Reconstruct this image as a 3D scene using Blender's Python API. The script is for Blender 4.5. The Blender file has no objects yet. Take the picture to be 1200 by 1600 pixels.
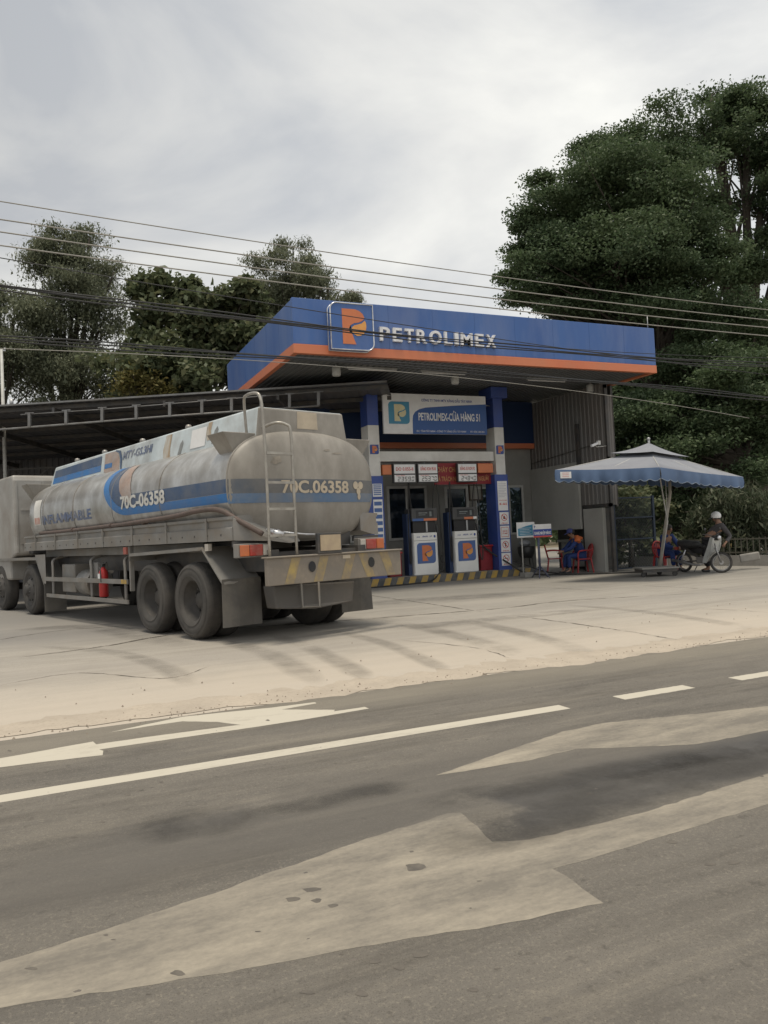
import bpy, bmesh, math, random
import numpy as np
from mathutils import Vector, Matrix
from math import radians, sin, cos, pi, sqrt

# ------------------------------------------------------------------ camera, sky, sun, exposure
scn = bpy.context.scene
COL = scn.collection
F, H = 1200.0, 1.4
def nrm(v): v = np.array(v, float); return v/np.linalg.norm(v)
_up = nrm((-.047, -1, 37/1200.)); _x = np.array((2700, 37-.047*2700, 1200.))
_x = nrm(_x-_up*_x.dot(_up)); _y = np.cross(_up, _x)
MW = np.array([_x, _y, _up])                       # camera (right, down, forward) -> world
CAM = np.array([0, 0, H])
def ray(px, py): return MW @ np.array([px-600, py-800, F])
def P(px, py, Z): return Vector(CAM+ray(px, py)*Z/F)                       # a measured point at camera depth Z
def G(px, py, z=0): r = ray(px, py); return Vector(CAM+r*(z-H)/r[2])       # a measured point on a level plane
def PY(px, py, y): r = ray(px, py); return Vector(CAM+r*y/r[1])            # a measured point on a plane along the road

cd = bpy.data.cameras.new('camera'); cam = bpy.data.objects.new('camera', cd); COL.objects.link(cam)
cd.sensor_fit = 'VERTICAL'; cd.sensor_height = 24; cd.sensor_width = 18; cd.lens = 18.0
cd.clip_start = .05; cd.clip_end = 2000
R_, D_, FW_ = MW[:, 0], MW[:, 1], MW[:, 2]
cam.matrix_world = Matrix([[R_[i], -D_[i], -FW_[i], CAM[i]] for i in range(3)]+[[0, 0, 0, 1]])
scn.camera = cam
scn.view_settings.view_transform = 'Standard'; scn.view_settings.look = 'None'
scn.view_settings.exposure = 0.16; scn.view_settings.gamma = 1; scn.view_settings.use_curve_mapping = False

SUN_DIR = Vector((-0.10, -0.16, 0.97)).normalized()
el = math.asin(SUN_DIR.z); az = math.atan2(SUN_DIR.x, SUN_DIR.y)
sd = bpy.data.lights.new('sun', 'SUN'); sd.energy = 2.4; sd.angle = radians(15); sd.color = (1, .90, .74)
so = bpy.data.objects.new('sun', sd); COL.objects.link(so); so.location = (0, 0, 40)
so.rotation_euler = SUN_DIR.to_track_quat('Z', 'Y').to_euler()

w = bpy.data.worlds.new("World"); scn.world = w; w.use_nodes = True
nt = w.node_tree; nt.nodes.clear()
def N(nt, t, **k):
    n = nt.nodes.new(t)
    for a, b in k.items(): setattr(n, a, b)
    return n
out = N(nt, 'ShaderNodeOutputWorld'); bg = N(nt, 'ShaderNodeBackground'); bg.inputs[1].default_value = .1
sky = N(nt, 'ShaderNodeTexSky', sky_type='NISHITA'); sky.sun_disc = False; sky.sun_elevation = el; sky.sun_rotation = az
tc = N(nt, 'ShaderNodeTexCoord')
mp = N(nt, 'ShaderNodeMapping'); mp.inputs['Scale'].default_value = (1.0, 1.7, 2.9); mp.inputs['Rotation'].default_value = (.35, .25, .5); mp.inputs['Location'].default_value = (5.46, 5.23, 1.43)
n1 = N(nt, 'ShaderNodeTexNoise'); n1.inputs['Scale'].default_value = 1.6; n1.inputs['Detail'].default_value = 7; n1.inputs['Roughness'].default_value = .52; n1.inputs['Distortion'].default_value = .5
cr = N(nt, 'ShaderNodeValToRGB'); e = cr.color_ramp.elements
e[0].position = .36; e[0].color = (4.3, 4.45, 4.65, 1); e[1].position = .68; e[1].color = (7.9, 7.8, 7.3, 1)
m_ = e = cr.color_ramp.elements.new(.5); m_.color = (5.9, 5.9, 5.75, 1)
n2 = N(nt, 'ShaderNodeTexNoise'); n2.inputs['Scale'].default_value = 1.7; n2.inputs['Detail'].default_value = 3
cr2 = N(nt, 'ShaderNodeValToRGB'); cr2.color_ramp.elements[0].position = .3; cr2.color_ramp.elements[0].color = (.86,)*3+(1,); cr2.color_ramp.elements[1].position = .75; cr2.color_ramp.elements[1].color = (.98,)*3+(1,)
# the cloud deck is brighter around the hidden sun's side of the sky
dp = N(nt, 'ShaderNodeVectorMath', operation='DOT_PRODUCT'); bd = Vector((.85, .5, .25)).normalized(); dp.inputs[1].default_value = bd
mr = N(nt, 'ShaderNodeMapRange'); mr.inputs[1].default_value = .1; mr.inputs[2].default_value = 1.0; mr.inputs[3].default_value = .84; mr.inputs[4].default_value = 1.32
dpb = N(nt, 'ShaderNodeVectorMath', operation='DOT_PRODUCT'); dpb.inputs[1].default_value = Vector((-.25, -.92, .35)).normalized()   # sky brightening added behind the camera to light the faces turned towards it
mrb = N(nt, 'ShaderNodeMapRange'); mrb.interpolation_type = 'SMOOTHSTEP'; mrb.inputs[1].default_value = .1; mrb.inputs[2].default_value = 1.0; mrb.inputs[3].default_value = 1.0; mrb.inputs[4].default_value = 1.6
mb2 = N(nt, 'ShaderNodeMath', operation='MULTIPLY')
mul = N(nt, 'ShaderNodeVectorMath', operation='SCALE')
mx = N(nt, 'ShaderNodeMix', data_type='RGBA')
L = nt.links.new
L(tc.outputs['Generated'], mp.inputs[0]); L(mp.outputs[0], n1.inputs[0]); L(n1.outputs[0], cr.inputs[0])
L(tc.outputs['Generated'], n2.inputs[0]); L(n2.outputs[0], cr2.inputs[0])
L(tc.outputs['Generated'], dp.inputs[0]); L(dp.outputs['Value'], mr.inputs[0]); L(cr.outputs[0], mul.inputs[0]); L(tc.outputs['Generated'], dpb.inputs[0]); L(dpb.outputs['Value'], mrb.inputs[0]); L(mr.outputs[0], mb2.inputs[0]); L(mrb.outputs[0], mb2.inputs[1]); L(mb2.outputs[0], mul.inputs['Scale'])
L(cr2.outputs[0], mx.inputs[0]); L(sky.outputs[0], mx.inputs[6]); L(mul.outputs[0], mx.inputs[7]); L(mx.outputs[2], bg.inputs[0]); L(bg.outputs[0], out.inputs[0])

# ------------------------------------------------------------------ materials
MATS = {}
def mat(name, col, rough=.6, col2=None, scale=3., detail=5, metal=0., bump=0., bscale=None, lo=.35, hi=.65, dust=None, dfac=.3, dscale=1.2, spec=.5, stretch=None, trans=0):
    """principled with two-tone noise, optional second dirt layer and bump"""
    if name in MATS: return MATS[name]
    m = bpy.data.materials.new(name); m.use_nodes = True; nt = m.node_tree; b = nt.nodes['Principled BSDF']; L = nt.links.new
    b.inputs['Roughness'].default_value = rough; b.inputs['Metallic'].default_value = metal
    b.inputs['Specular IOR Level'].default_value = spec
    b.inputs['Base Color'].default_value = (*col, 1)
    tc = N(nt, 'ShaderNodeTexCoord'); src = tc.outputs['Object']
    if stretch:
        mpn = N(nt, 'ShaderNodeMapping'); mpn.inputs['Scale'].default_value = stretch; L(src, mpn.inputs[0]); src = mpn.outputs[0]
    last = None
    if col2 is not None:
        n = N(nt, 'ShaderNodeTexNoise'); n.inputs['Scale'].default_value = scale; n.inputs['Detail'].default_value = detail; n.inputs['Roughness'].default_value = .6; L(src, n.inputs[0])
        r = N(nt, 'ShaderNodeMapRange'); r.inputs[1].default_value = lo; r.inputs[2].default_value = hi; L(n.outputs[0], r.inputs[0])
        x = N(nt, 'ShaderNodeMix', data_type='RGBA'); x.inputs[6].default_value = (*col, 1); x.inputs[7].default_value = (*col2, 1); L(r.outputs[0], x.inputs[0]); last = x.outputs[2]
    if dust is not None:
        n = N(nt, 'ShaderNodeTexNoise'); n.inputs['Scale'].default_value = dscale; n.inputs['Detail'].default_value = 8; n.inputs['Roughness'].default_value = .65; L(src, n.inputs[0])
        r = N(nt, 'ShaderNodeMapRange'); r.inputs[1].default_value = .42; r.inputs[2].default_value = .68; r.inputs[4].default_value = dfac; L(n.outputs[0], r.inputs[0])
        x = N(nt, 'ShaderNodeMix', data_type='RGBA'); x.inputs[7].default_value = (*dust, 1); L(r.outputs[0], x.inputs[0])
        if last: L(last, x.inputs[6])
        else: x.inputs[6].default_value = (*col, 1)
        last = x.outputs[2]
    if last: L(last, b.inputs['Base Color'])
    if bump:
        n = N(nt, 'ShaderNodeTexNoise'); n.inputs['Scale'].default_value = bscale or scale*6; n.inputs['Detail'].default_value = 5; L(src, n.inputs[0])
        bp = N(nt, 'ShaderNodeBump'); bp.inputs['Strength'].default_value = bump; bp.inputs['Distance'].default_value = .02; L(n.outputs[0], bp.inputs['Height']); L(bp.outputs[0], b.inputs['Normal'])
    MATS[name] = m; return m

blue = mat('blue_panel', (.050, .13, .36), .42, (.042, .105, .31), .6, dust=(.15, .2, .36), dfac=.55, dscale=1.1, stretch=(1, 1, .22))
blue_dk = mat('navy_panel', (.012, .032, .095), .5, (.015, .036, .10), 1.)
orange = mat('orange_panel', (.62, .20, .095), .45, (.6, .17, .08), .8, dust=(.4, .2, .12), dfac=.3)
orange2 = mat('orange_sign', (.62, .19, .07), .4, (.55, .17, .07), 3.)
white = mat('white_paint', (.72, .71, .68), .5, (.6, .59, .56), 2., dust=(.4, .38, .34), dfac=.35)
white_clean = mat('white_sheet', (.78, .78, .78), .4, (.7, .7, .7), 4.)
letter_m = mat('letter_white', (.84, .84, .85), .35, (.62, .63, .66), 5., dust=(.4, .4, .42), dfac=.4)
chrome = mat('bright_metal', (.75, .76, .78), .3, (.5, .5, .52), 6., metal=.7)
alu = mat('dull_metal', (.36, .36, .35), .45, (.24, .23, .22), 5., metal=.5, dust=(.25, .2, .15), dfac=.5)
galv = mat('galvanised_steel', (.5, .51, .52), .45, (.36, .37, .38), 4., metal=.4)
dullg = mat('weathered_galvanised_steel', (.22, .225, .23), .5, (.15, .15, .15), 4., metal=.3, dust=(.15, .13, .11), dfac=.5)
soffit_m = mat('soffit_sheet', (.15, .155, .155), .5, (.12, .125, .13), .7, dust=(.12, .11, .1), dfac=.4)
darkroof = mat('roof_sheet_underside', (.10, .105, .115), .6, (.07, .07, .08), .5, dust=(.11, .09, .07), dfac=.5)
steel_dk = mat('dark_steel', (.05, .052, .055), .5, (.09, .08, .07), 4.)
wall_gray = mat('grey_render', (.30, .30, .28), .8, (.25, .25, .235), 1.3, bump=.1, bscale=30, dust=(.2, .19, .17), dfac=.4, dscale=.8)
wall_light = mat('pale_board', (.42, .42, .39), .7, (.36, .36, .34), 1.0, dust=(.25, .24, .2), dfac=.35, dscale=.9)
corr_m = mat('corrugated_sheet', (.20, .20, .195), .5, (.16, .155, .15), 1.6, dust=(.17, .13, .1), dfac=.5, stretch=(1, 1, .25))
frame_m = mat('window_frame_paint', (.5, .5, .48), .5, (.4, .4, .38), 5.)
black = mat('black_rubber', (.018, .018, .019), .55, (.035, .033, .03), 6.)
blackp = mat('black_plastic', (.03, .03, .033), .4, (.05, .05, .05), 5.)
red_m = mat('red_plastic', (.42, .02, .025), .4, (.3, .015, .02), 4., dust=(.3, .1, .08), dfac=.3)
red_dk = mat('red_banner', (.25, .02, .03), .6, (.2, .015, .02), 2.)
redtext = mat('red_ink', (.6, .06, .04), .6, (.5, .05, .04), 8.)
bluetext = mat('blue_ink', (.03, .06, .3), .6, (.04, .08, .3), 8.)
blacktext = mat('black_ink', (.03, .03, .03), .6, (.05, .05, .05), 8.)
goldtext = mat('gold_ink', (.5, .28, .1), .6, (.35, .18, .07), 12.)
teal = mat('teal_print', (.06, .28, .42), .4, (.05, .24, .40), 2.)
cream = mat('cream_print', (.72, .66, .42), .5, (.66, .6, .38), 4.)
flame = mat('flame_yellow', (.72, .38, .10), .4, (.68, .27, .07), 5.)
signblue = mat('sign_blue', (.03, .10, .33), .4, (.03, .09, .28), 1.)
col_blue = mat('column_blue', (.035, .08, .32), .45, (.03, .065, .27), 2., dust=(.1, .11, .2), dfac=.4)
truck_grey = mat('truck_grey_paint', (.25, .245, .235), .5, (.17, .165, .155), 1.6, bump=.05, bscale=9, dust=(.20, .17, .135), dfac=.75, dscale=2.3)
truck_dusty = mat('dusty_tank_end', (.33, .31, .28), .5, (.235, .22, .195), 1.5, detail=9, bump=.06, bscale=7, dust=(.17, .155, .135), dfac=.75, dscale=2.2, stretch=(1, 1, .55))
tank_m = mat('peeling_silver', (.56, .565, .56), .3, (.36, .355, .34), 3.4, detail=9, lo=.36, hi=.64, metal=.5, bump=.06, bscale=6, dust=(.25, .225, .195), dfac=.7, dscale=2.2, stretch=(1, 1, .6))
box_white = mat('pale_blue_white_paint', (.60, .67, .70), .4, (.50, .57, .60), 1.5, dust=(.30, .29, .27), dfac=.7, dscale=1.7)
rust_m = mat('rust_stain', (.36, .27, .18), .8, (.50, .50, .47), 5., lo=.42, hi=.62, stretch=(1, 1, .3))
grime_m = mat('grime', (.2, .21, .21), .8, (.28, .3, .3), 5.)
st_dark = mat('navy_stripe', (.035, .075, .16), .45, (.05, .09, .17), 2., dust=(.17, .17, .17), dfac=.5, dscale=2.2)
st_blue = mat('azure_stripe', (.03, .17, .44), .45, (.03, .14, .38), 2., dust=(.15, .22, .34), dfac=.5, dscale=2)
st_dark2 = mat('dusty_navy_stripe', (.085, .10, .125), .6, (.12, .125, .13), 2.5, dust=(.24, .22, .19), dfac=.5, dscale=2.2)
st_blue2 = mat('dusty_azure_stripe', (.085, .155, .27), .6, (.13, .17, .235), 2.5, dust=(.24, .23, .21), dfac=.5, dscale=2.2)
peach_m = mat('faded_flame_print', (.42, .30, .24), .6, (.30, .23, .2), 3., dust=(.38, .36, .35), dfac=.9, dscale=2.5)
tyre_m = mat('tyre_rubber', (.03, .029, .028), .8, (.05, .047, .044), 2.5, bump=.15, bscale=30, dust=(.12, .105, .09), dfac=.5, dscale=2)
tyre_dusty = mat('dusty_tyre_wall', (.075, .071, .067), .85, (.05, .048, .045), 3., dust=(.115, .105, .095), dfac=.6, dscale=2)
rim_m = mat('dusty_rim', (.075, .071, .068), .7, (.05, .048, .045), 5., dust=(.12, .105, .09), dfac=.5)
bumper_m = mat('worn_bumper', (.22, .195, .165), .65, (.13, .115, .10), 3., dust=(.33, .28, .22), dfac=.7, dscale=3, bump=.1)
bumper_y = mat('worn_yellow', (.40, .30, .11), .65, (.27, .21, .13), 5., dust=(.2, .17, .14), dfac=.95, dscale=4)
flap_m = mat('dusty_rubber_flap', (.11, .104, .095), .85, (.075, .07, .066), 1.6, dust=(.17, .155, .13), dfac=.6, dscale=2)
cabwhite = mat('cab_white', (.38, .37, .35), .5, (.31, .30, .28), 2., dust=(.24, .21, .18), dfac=.85)
hose_m = mat('brown_hose', (.12, .085, .075), .7, (.09, .07, .06), 6.)
redlens = mat('red_lens', (.45, .05, .035), .25, (.33, .05, .04), 4., dust=(.3, .2, .16), dfac=.6, dscale=5)
orlens = mat('orange_lens', (.62, .17, .05), .25, (.5, .13, .05), 4., dust=(.35, .2, .14), dfac=.5, dscale=5)
clearlens = mat('clear_lens', (.5, .47, .42), .25, (.4, .36, .32), 4.)
extred = mat('extinguisher_red', (.5, .03, .03), .35, (.38, .03, .03), 5.)
kerb_b = mat('kerb_dark', (.07, .075, .078), .8, (.14, .135, .13), 5.)
kerb_y = mat('kerb_yellow', (.50, .32, .06), .75, (.36, .25, .09), 6., dust=(.22, .19, .15), dfac=.6, dscale=7)
isl_m = mat('island_concrete', (.30, .29, .27), .85, (.23, .22, .2), 3., bump=.2)
canvas = mat('grey_canvas', (.26, .275, .31), .8, (.225, .235, .27), 2., bump=.05)
valance_m = mat('blue_valance', (.085, .14, .25), .75, (.07, .115, .21), 2.)
valtrim = mat('pale_trim', (.26, .31, .38), .7, (.22, .27, .34), 6.)
skin_m = mat('skin', (.30, .17, .11), .55, (.26, .14, .09), 8.)
hair_m = mat('dark_hair', (.015, .012, .01), .6, (.03, .025, .02), 20.)
cloth_blue = mat('blue_work_cloth', (.02, .045, .17), .85, (.015, .035, .13), 6., bump=.2, bscale=25)
cloth_org = mat('orange_cloth', (.65, .17, .05), .8, (.5, .13, .04), 6.)
cloth_gry = mat('charcoal_cloth', (.085, .08, .083), .85, (.06, .056, .06), 6., bump=.2, bscale=25)
cloth_blk = mat('black_cloth', (.02, .02, .024), .85, (.03, .03, .033), 6.)
bark = mat('bark', (.07, .058, .045), .9, (.045, .038, .03), 4., bump=.4, bscale=20, stretch=(1, 1, .3))

def leafmat(name, c1, c2, c3):
    m = bpy.data.materials.new(name); m.use_nodes = True; nt = m.node_tree; L = nt.links.new
    b = nt.nodes['Principled BSDF']; b.inputs['Roughness'].default_value = .55; b.inputs['Specular IOR Level'].default_value = .3
    o = nt.nodes['Material Output']
    g = N(nt, 'ShaderNodeNewGeometry'); tc = N(nt, 'ShaderNodeTexCoord')
    n = N(nt, 'ShaderNodeTexNoise'); n.inputs['Scale'].default_value = .45; n.inputs['Detail'].default_value = 3; L(tc.outputs['Object'], n.inputs[0])
    x1 = N(nt, 'ShaderNodeMix', data_type='RGBA'); x1.inputs[6].default_value = (*c1, 1); x1.inputs[7].default_value = (*c2, 1)
    r = N(nt, 'ShaderNodeMapRange'); r.inputs[1].default_value = .35; r.inputs[2].default_value = .65; L(n.outputs[0], r.inputs[0]); L(r.outputs[0], x1.inputs[0])
    x2 = N(nt, 'ShaderNodeMix', data_type='RGBA'); x2.inputs[7].default_value = (*c3, 1)
    p = N(nt, 'ShaderNodeMath', operation='POWER'); p.inputs[1].default_value = 3.; L(g.outputs['Random Per Island'], p.inputs[0]); L(p.outputs[0], x2.inputs[0]); L(x1.outputs[2], x2.inputs[6])
    L(x2.outputs[2], b.inputs['Base Color'])
    t = N(nt, 'ShaderNodeBsdfTranslucent'); L(x2.outputs[2], t.inputs[0]); s = N(nt, 'ShaderNodeMixShader'); s.inputs[0].default_value = .35
    L(b.outputs[0], s.inputs[1]); L(t.outputs[0], s.inputs[2]); L(s.outputs[0], o.inputs[0])
    return m
leafA = leafmat('deep_green_leaves', (.055, .090, .045), (.090, .132, .062), (.14, .18, .10))
leafB = leafmat('grey_green_leaves', (.13, .15, .10), (.17, .19, .125), (.22, .23, .15))
leafC = leafmat('broad_green_leaves', (.08, .105, .055), (.115, .14, .075), (.18, .185, .10))
leafD = leafmat('yellow_green_leaves', (.12, .12, .04), (.16, .15, .05), (.24, .19, .07))
leafE = leafmat('drooping_leaves', (.045, .065, .035), (.08, .10, .06), (.18, .19, .13))

def glassmat(name, tint=(.02, .03, .045), mixf=.55):
    m = bpy.data.materials.new(name); m.use_nodes = True; nt = m.node_tree; L = nt.links.new; o = nt.nodes['Material Output']
    b = nt.nodes['Principled BSDF']; b.inputs['Base Color'].default_value = (*tint, 1); b.inputs['Roughness'].default_value = .06
    t = N(nt, 'ShaderNodeBsdfTransparent'); t.inputs[0].default_value = (.5, .55, .6, 1); s = N(nt, 'ShaderNodeMixShader'); s.inputs[0].default_value = mixf
    L(t.outputs[0], s.inputs[1]); L(b.outputs[0], s.inputs[2]); L(s.outputs[0], o.inputs[0]); return m
glass = glassmat('dark_window_glass')

# ground materials ---------------------------------------------------------
def groundmat(name, base, c2, sc, fine, c3, patches, streak=(1, 1, 1), bump=.25, rough=.85, dark=None):
    """base/c2 broad tone, fine speckle c3, patches=[(x0,x1,y0,y1,colour,fac,warp)] ragged stains in world metres"""
    m = bpy.data.materials.new(name); m.use_nodes = True; nt = m.node_tree; L = nt.links.new; b = nt.nodes['Principled BSDF']; b.inputs['Roughness'].default_value = rough
    b.inputs['Specular IOR Level'].default_value = .35
    tc = N(nt, 'ShaderNodeTexCoord'); mp = N(nt, 'ShaderNodeMapping'); mp.inputs['Scale'].default_value = streak; L(tc.outputs['Object'], mp.inputs[0])
    def noise(s, d, src, ro=.6):
        n = N(nt, 'ShaderNodeTexNoise'); n.inputs['Scale'].default_value = s; n.inputs['Detail'].default_value = d; n.inputs['Roughness'].default_value = ro; L(src, n.inputs[0]); return n
    def mixc(a, bcol, f):
        x = N(nt, 'ShaderNodeMix', data_type='RGBA')
        if isinstance(a, tuple): x.inputs[6].default_value = (*a, 1)
        else: L(a, x.inputs[6])
        x.inputs[7].default_value = (*bcol, 1); L(f, x.inputs[0]); return x.outputs[2]
    def rng(v, a, bb, c, d):
        r = N(nt, 'ShaderNodeMapRange'); r.inputs[1].default_value = a; r.inputs[2].default_value = bb; r.inputs[3].default_value = c; r.inputs[4].default_value = d; L(v, r.inputs[0]); return r.outputs[0]
    a = noise(sc, 6, mp.outputs[0]); cur = mixc(base, c2, rng(a.outputs[0], .35, .65, 0, 1))
    sp = noise(fine, 4, tc.outputs['Object'], .7); cur = mixc(cur, c3, rng(sp.outputs[0], .52, .75, 0, .75))
    s3 = noise(3.1, 8, mp.outputs[0], .7); cur = mixc(cur, c3, rng(s3.outputs[0], .6, .75, 0, .5))
    if dark:
        dk_ = noise(14, 5, tc.outputs['Object'], .6); cur = mixc(cur, dark, rng(dk_.outputs[0], .60, .74, 0, .7))
        dk_ = noise(2.3, 9, mp.outputs[0], .72); cur = mixc(cur, dark, rng(dk_.outputs[0], .50, .72, 0, .65))
        dk_ = noise(1.1, 10, mp.outputs[0], .7); cur = mixc(cur, c3, rng(dk_.outputs[0], .50, .70, 0, .45))
        ms = N(nt, 'ShaderNodeMapping'); ms.inputs['Scale'].default_value = (.12, 1.6, 1); L(tc.outputs['Object'], ms.inputs[0])
        dk_ = noise(1.7, 8, ms.outputs[0], .65); cur = mixc(cur, dark, rng(dk_.outputs[0], .50, .68, 0, .5)); dk_ = noise(2.6, 8, ms.outputs[0], .65); cur = mixc(cur, c3, rng(dk_.outputs[0], .54, .70, 0, .4))
        gr_ = noise(190, 3, tc.outputs['Object'], .6); cur = mixc(cur, dark, rng(gr_.outputs[0], .52, .66, 0, .55))
    wn = noise(1.6, 6, tc.outputs['Object'])
    sx = N(nt, 'ShaderNodeSeparateXYZ'); wv = N(nt, 'ShaderNodeVectorMath', operation='MULTIPLY_ADD'); wn2 = N(nt, 'ShaderNodeVectorMath', operation='SUBTRACT'); wn2.inputs[1].default_value = (.5, .5, .5)
    L(wn.outputs['Color'], wn2.inputs[0])
    for (x0, x1, y0, y1, colr, fac, warp, soft) in patches:
        ad = N(nt, 'ShaderNodeVectorMath', operation='MULTIPLY_ADD'); ad.inputs[1].default_value = (warp*3, warp, 0); L(wn2.outputs[0], ad.inputs[0]); L(tc.outputs['Object'], ad.inputs[2])
        s = N(nt, 'ShaderNodeSeparateXYZ'); L(ad.outputs[0], s.inputs[0])
        def band(o, lo, hi):
            p1 = rng(o, lo-soft, lo+soft, 0, 1); p2 = rng(o, hi-soft, hi+soft, 1, 0)
            k = N(nt, 'ShaderNodeMath', operation='MULTIPLY'); L(p1, k.inputs[0]); L(p2, k.inputs[1]); return k.outputs[0]
        k = N(nt, 'ShaderNodeMath', operation='MULTIPLY'); L(band(s.outputs[0], x0, x1), k.inputs[0]); L(band(s.outputs[1], y0, y1), k.inputs[1])
        k2 = N(nt, 'ShaderNodeMath', operation='MULTIPLY'); L(k.outputs[0], k2.inputs[0]); L(rng(a.outputs[0], .3, .6, fac*.6, fac), k2.inputs[1])
        cur = mixc(cur, colr, k2.outputs[0])
    L(cur, b.inputs['Base Color'])
    bn = noise(fine*.6, 8, tc.outputs['Object'], .75); bp = N(nt, 'ShaderNodeBump'); bp.inputs['Strength'].default_value = bump; bp.inputs['Distance'].default_value = .01
    L(bn.outputs[0], bp.inputs['Height']); L(bp.outputs[0], b.inputs['Normal'])
    return m
def paintmat(name, colr, under, cover, sc=3.):
    m = bpy.data.materials.new(name); m.use_nodes = True; nt = m.node_tree; L = nt.links.new; b = nt.nodes['Principled BSDF']; b.inputs['Roughness'].default_value = .8
    tc = N(nt, 'ShaderNodeTexCoord'); mq = N(nt, 'ShaderNodeMapping'); mq.inputs['Scale'].default_value = (.45, 1.3, 1); L(tc.outputs['Object'], mq.inputs[0]); n = N(nt, 'ShaderNodeTexNoise'); n.inputs['Scale'].default_value = sc; n.inputs['Detail'].default_value = 12; n.inputs['Roughness'].default_value = .78; L(mq.outputs[0], n.inputs[0])
    n2 = N(nt, 'ShaderNodeTexNoise'); n2.inputs['Scale'].default_value = 45; n2.inputs['Detail'].default_value = 6; n2.inputs['Roughness'].default_value = .7; L(tc.outputs['Object'], n2.inputs[0])
    ad = N(nt, 'ShaderNodeMath', operation='MULTIPLY_ADD'); ad.inputs[1].default_value = .16; L(n2.outputs[0], ad.inputs[0]); L(n.outputs[0], ad.inputs[2])
    r = N(nt, 'ShaderNodeMapRange'); r.inputs[1].default_value = cover; r.inputs[2].default_value = cover+.24; L(ad.outputs[0], r.inputs[0])
    x = N(nt, 'ShaderNodeMix', data_type='RGBA'); x.inputs[6].default_value = (*colr, 1); x.inputs[7].default_value = (*under, 1); L(r.outputs[0], x.inputs[0]); L(x.outputs[2], b.inputs['Base Color'])
    return m
def fademat(name, colr, amt=.6, sc=2.5):
    """thin stain: colour mixed with transparency by noise"""
    m = bpy.data.materials.new(name); m.use_nodes = True; nt = m.node_tree; L = nt.links.new; o = nt.nodes['Material Output']; b = nt.nodes['Principled BSDF']; b.inputs['Base Color'].default_value = (*colr, 1); b.inputs['Roughness'].default_value = .9
    tc = N(nt, 'ShaderNodeTexCoord'); n = N(nt, 'ShaderNodeTexNoise'); n.inputs['Scale'].default_value = sc; n.inputs['Detail'].default_value = 9; n.inputs['Roughness'].default_value = .7; L(tc.outputs['Object'], n.inputs[0])
    r = N(nt, 'ShaderNodeMapRange'); r.inputs[1].default_value = .38; r.inputs[2].default_value = .66; r.inputs[3].default_value = 0; r.inputs[4].default_value = amt; L(n.outputs[0], r.inputs[0])
    uv = N(nt, 'ShaderNodeVertexColor', layer_name='edge'); k = N(nt, 'ShaderNodeMath', operation='MULTIPLY'); L(r.outputs[0], k.inputs[0]); L(uv.outputs[0], k.inputs[1])
    t = N(nt, 'ShaderNodeBsdfTransparent'); s = N(nt, 'ShaderNodeMixShader'); L(k.outputs[0], s.inputs[0]); L(t.outputs[0], s.inputs[1]); L(b.outputs[0], s.inputs[2]); L(s.outputs[0], o.inputs[0])
    return m

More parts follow.
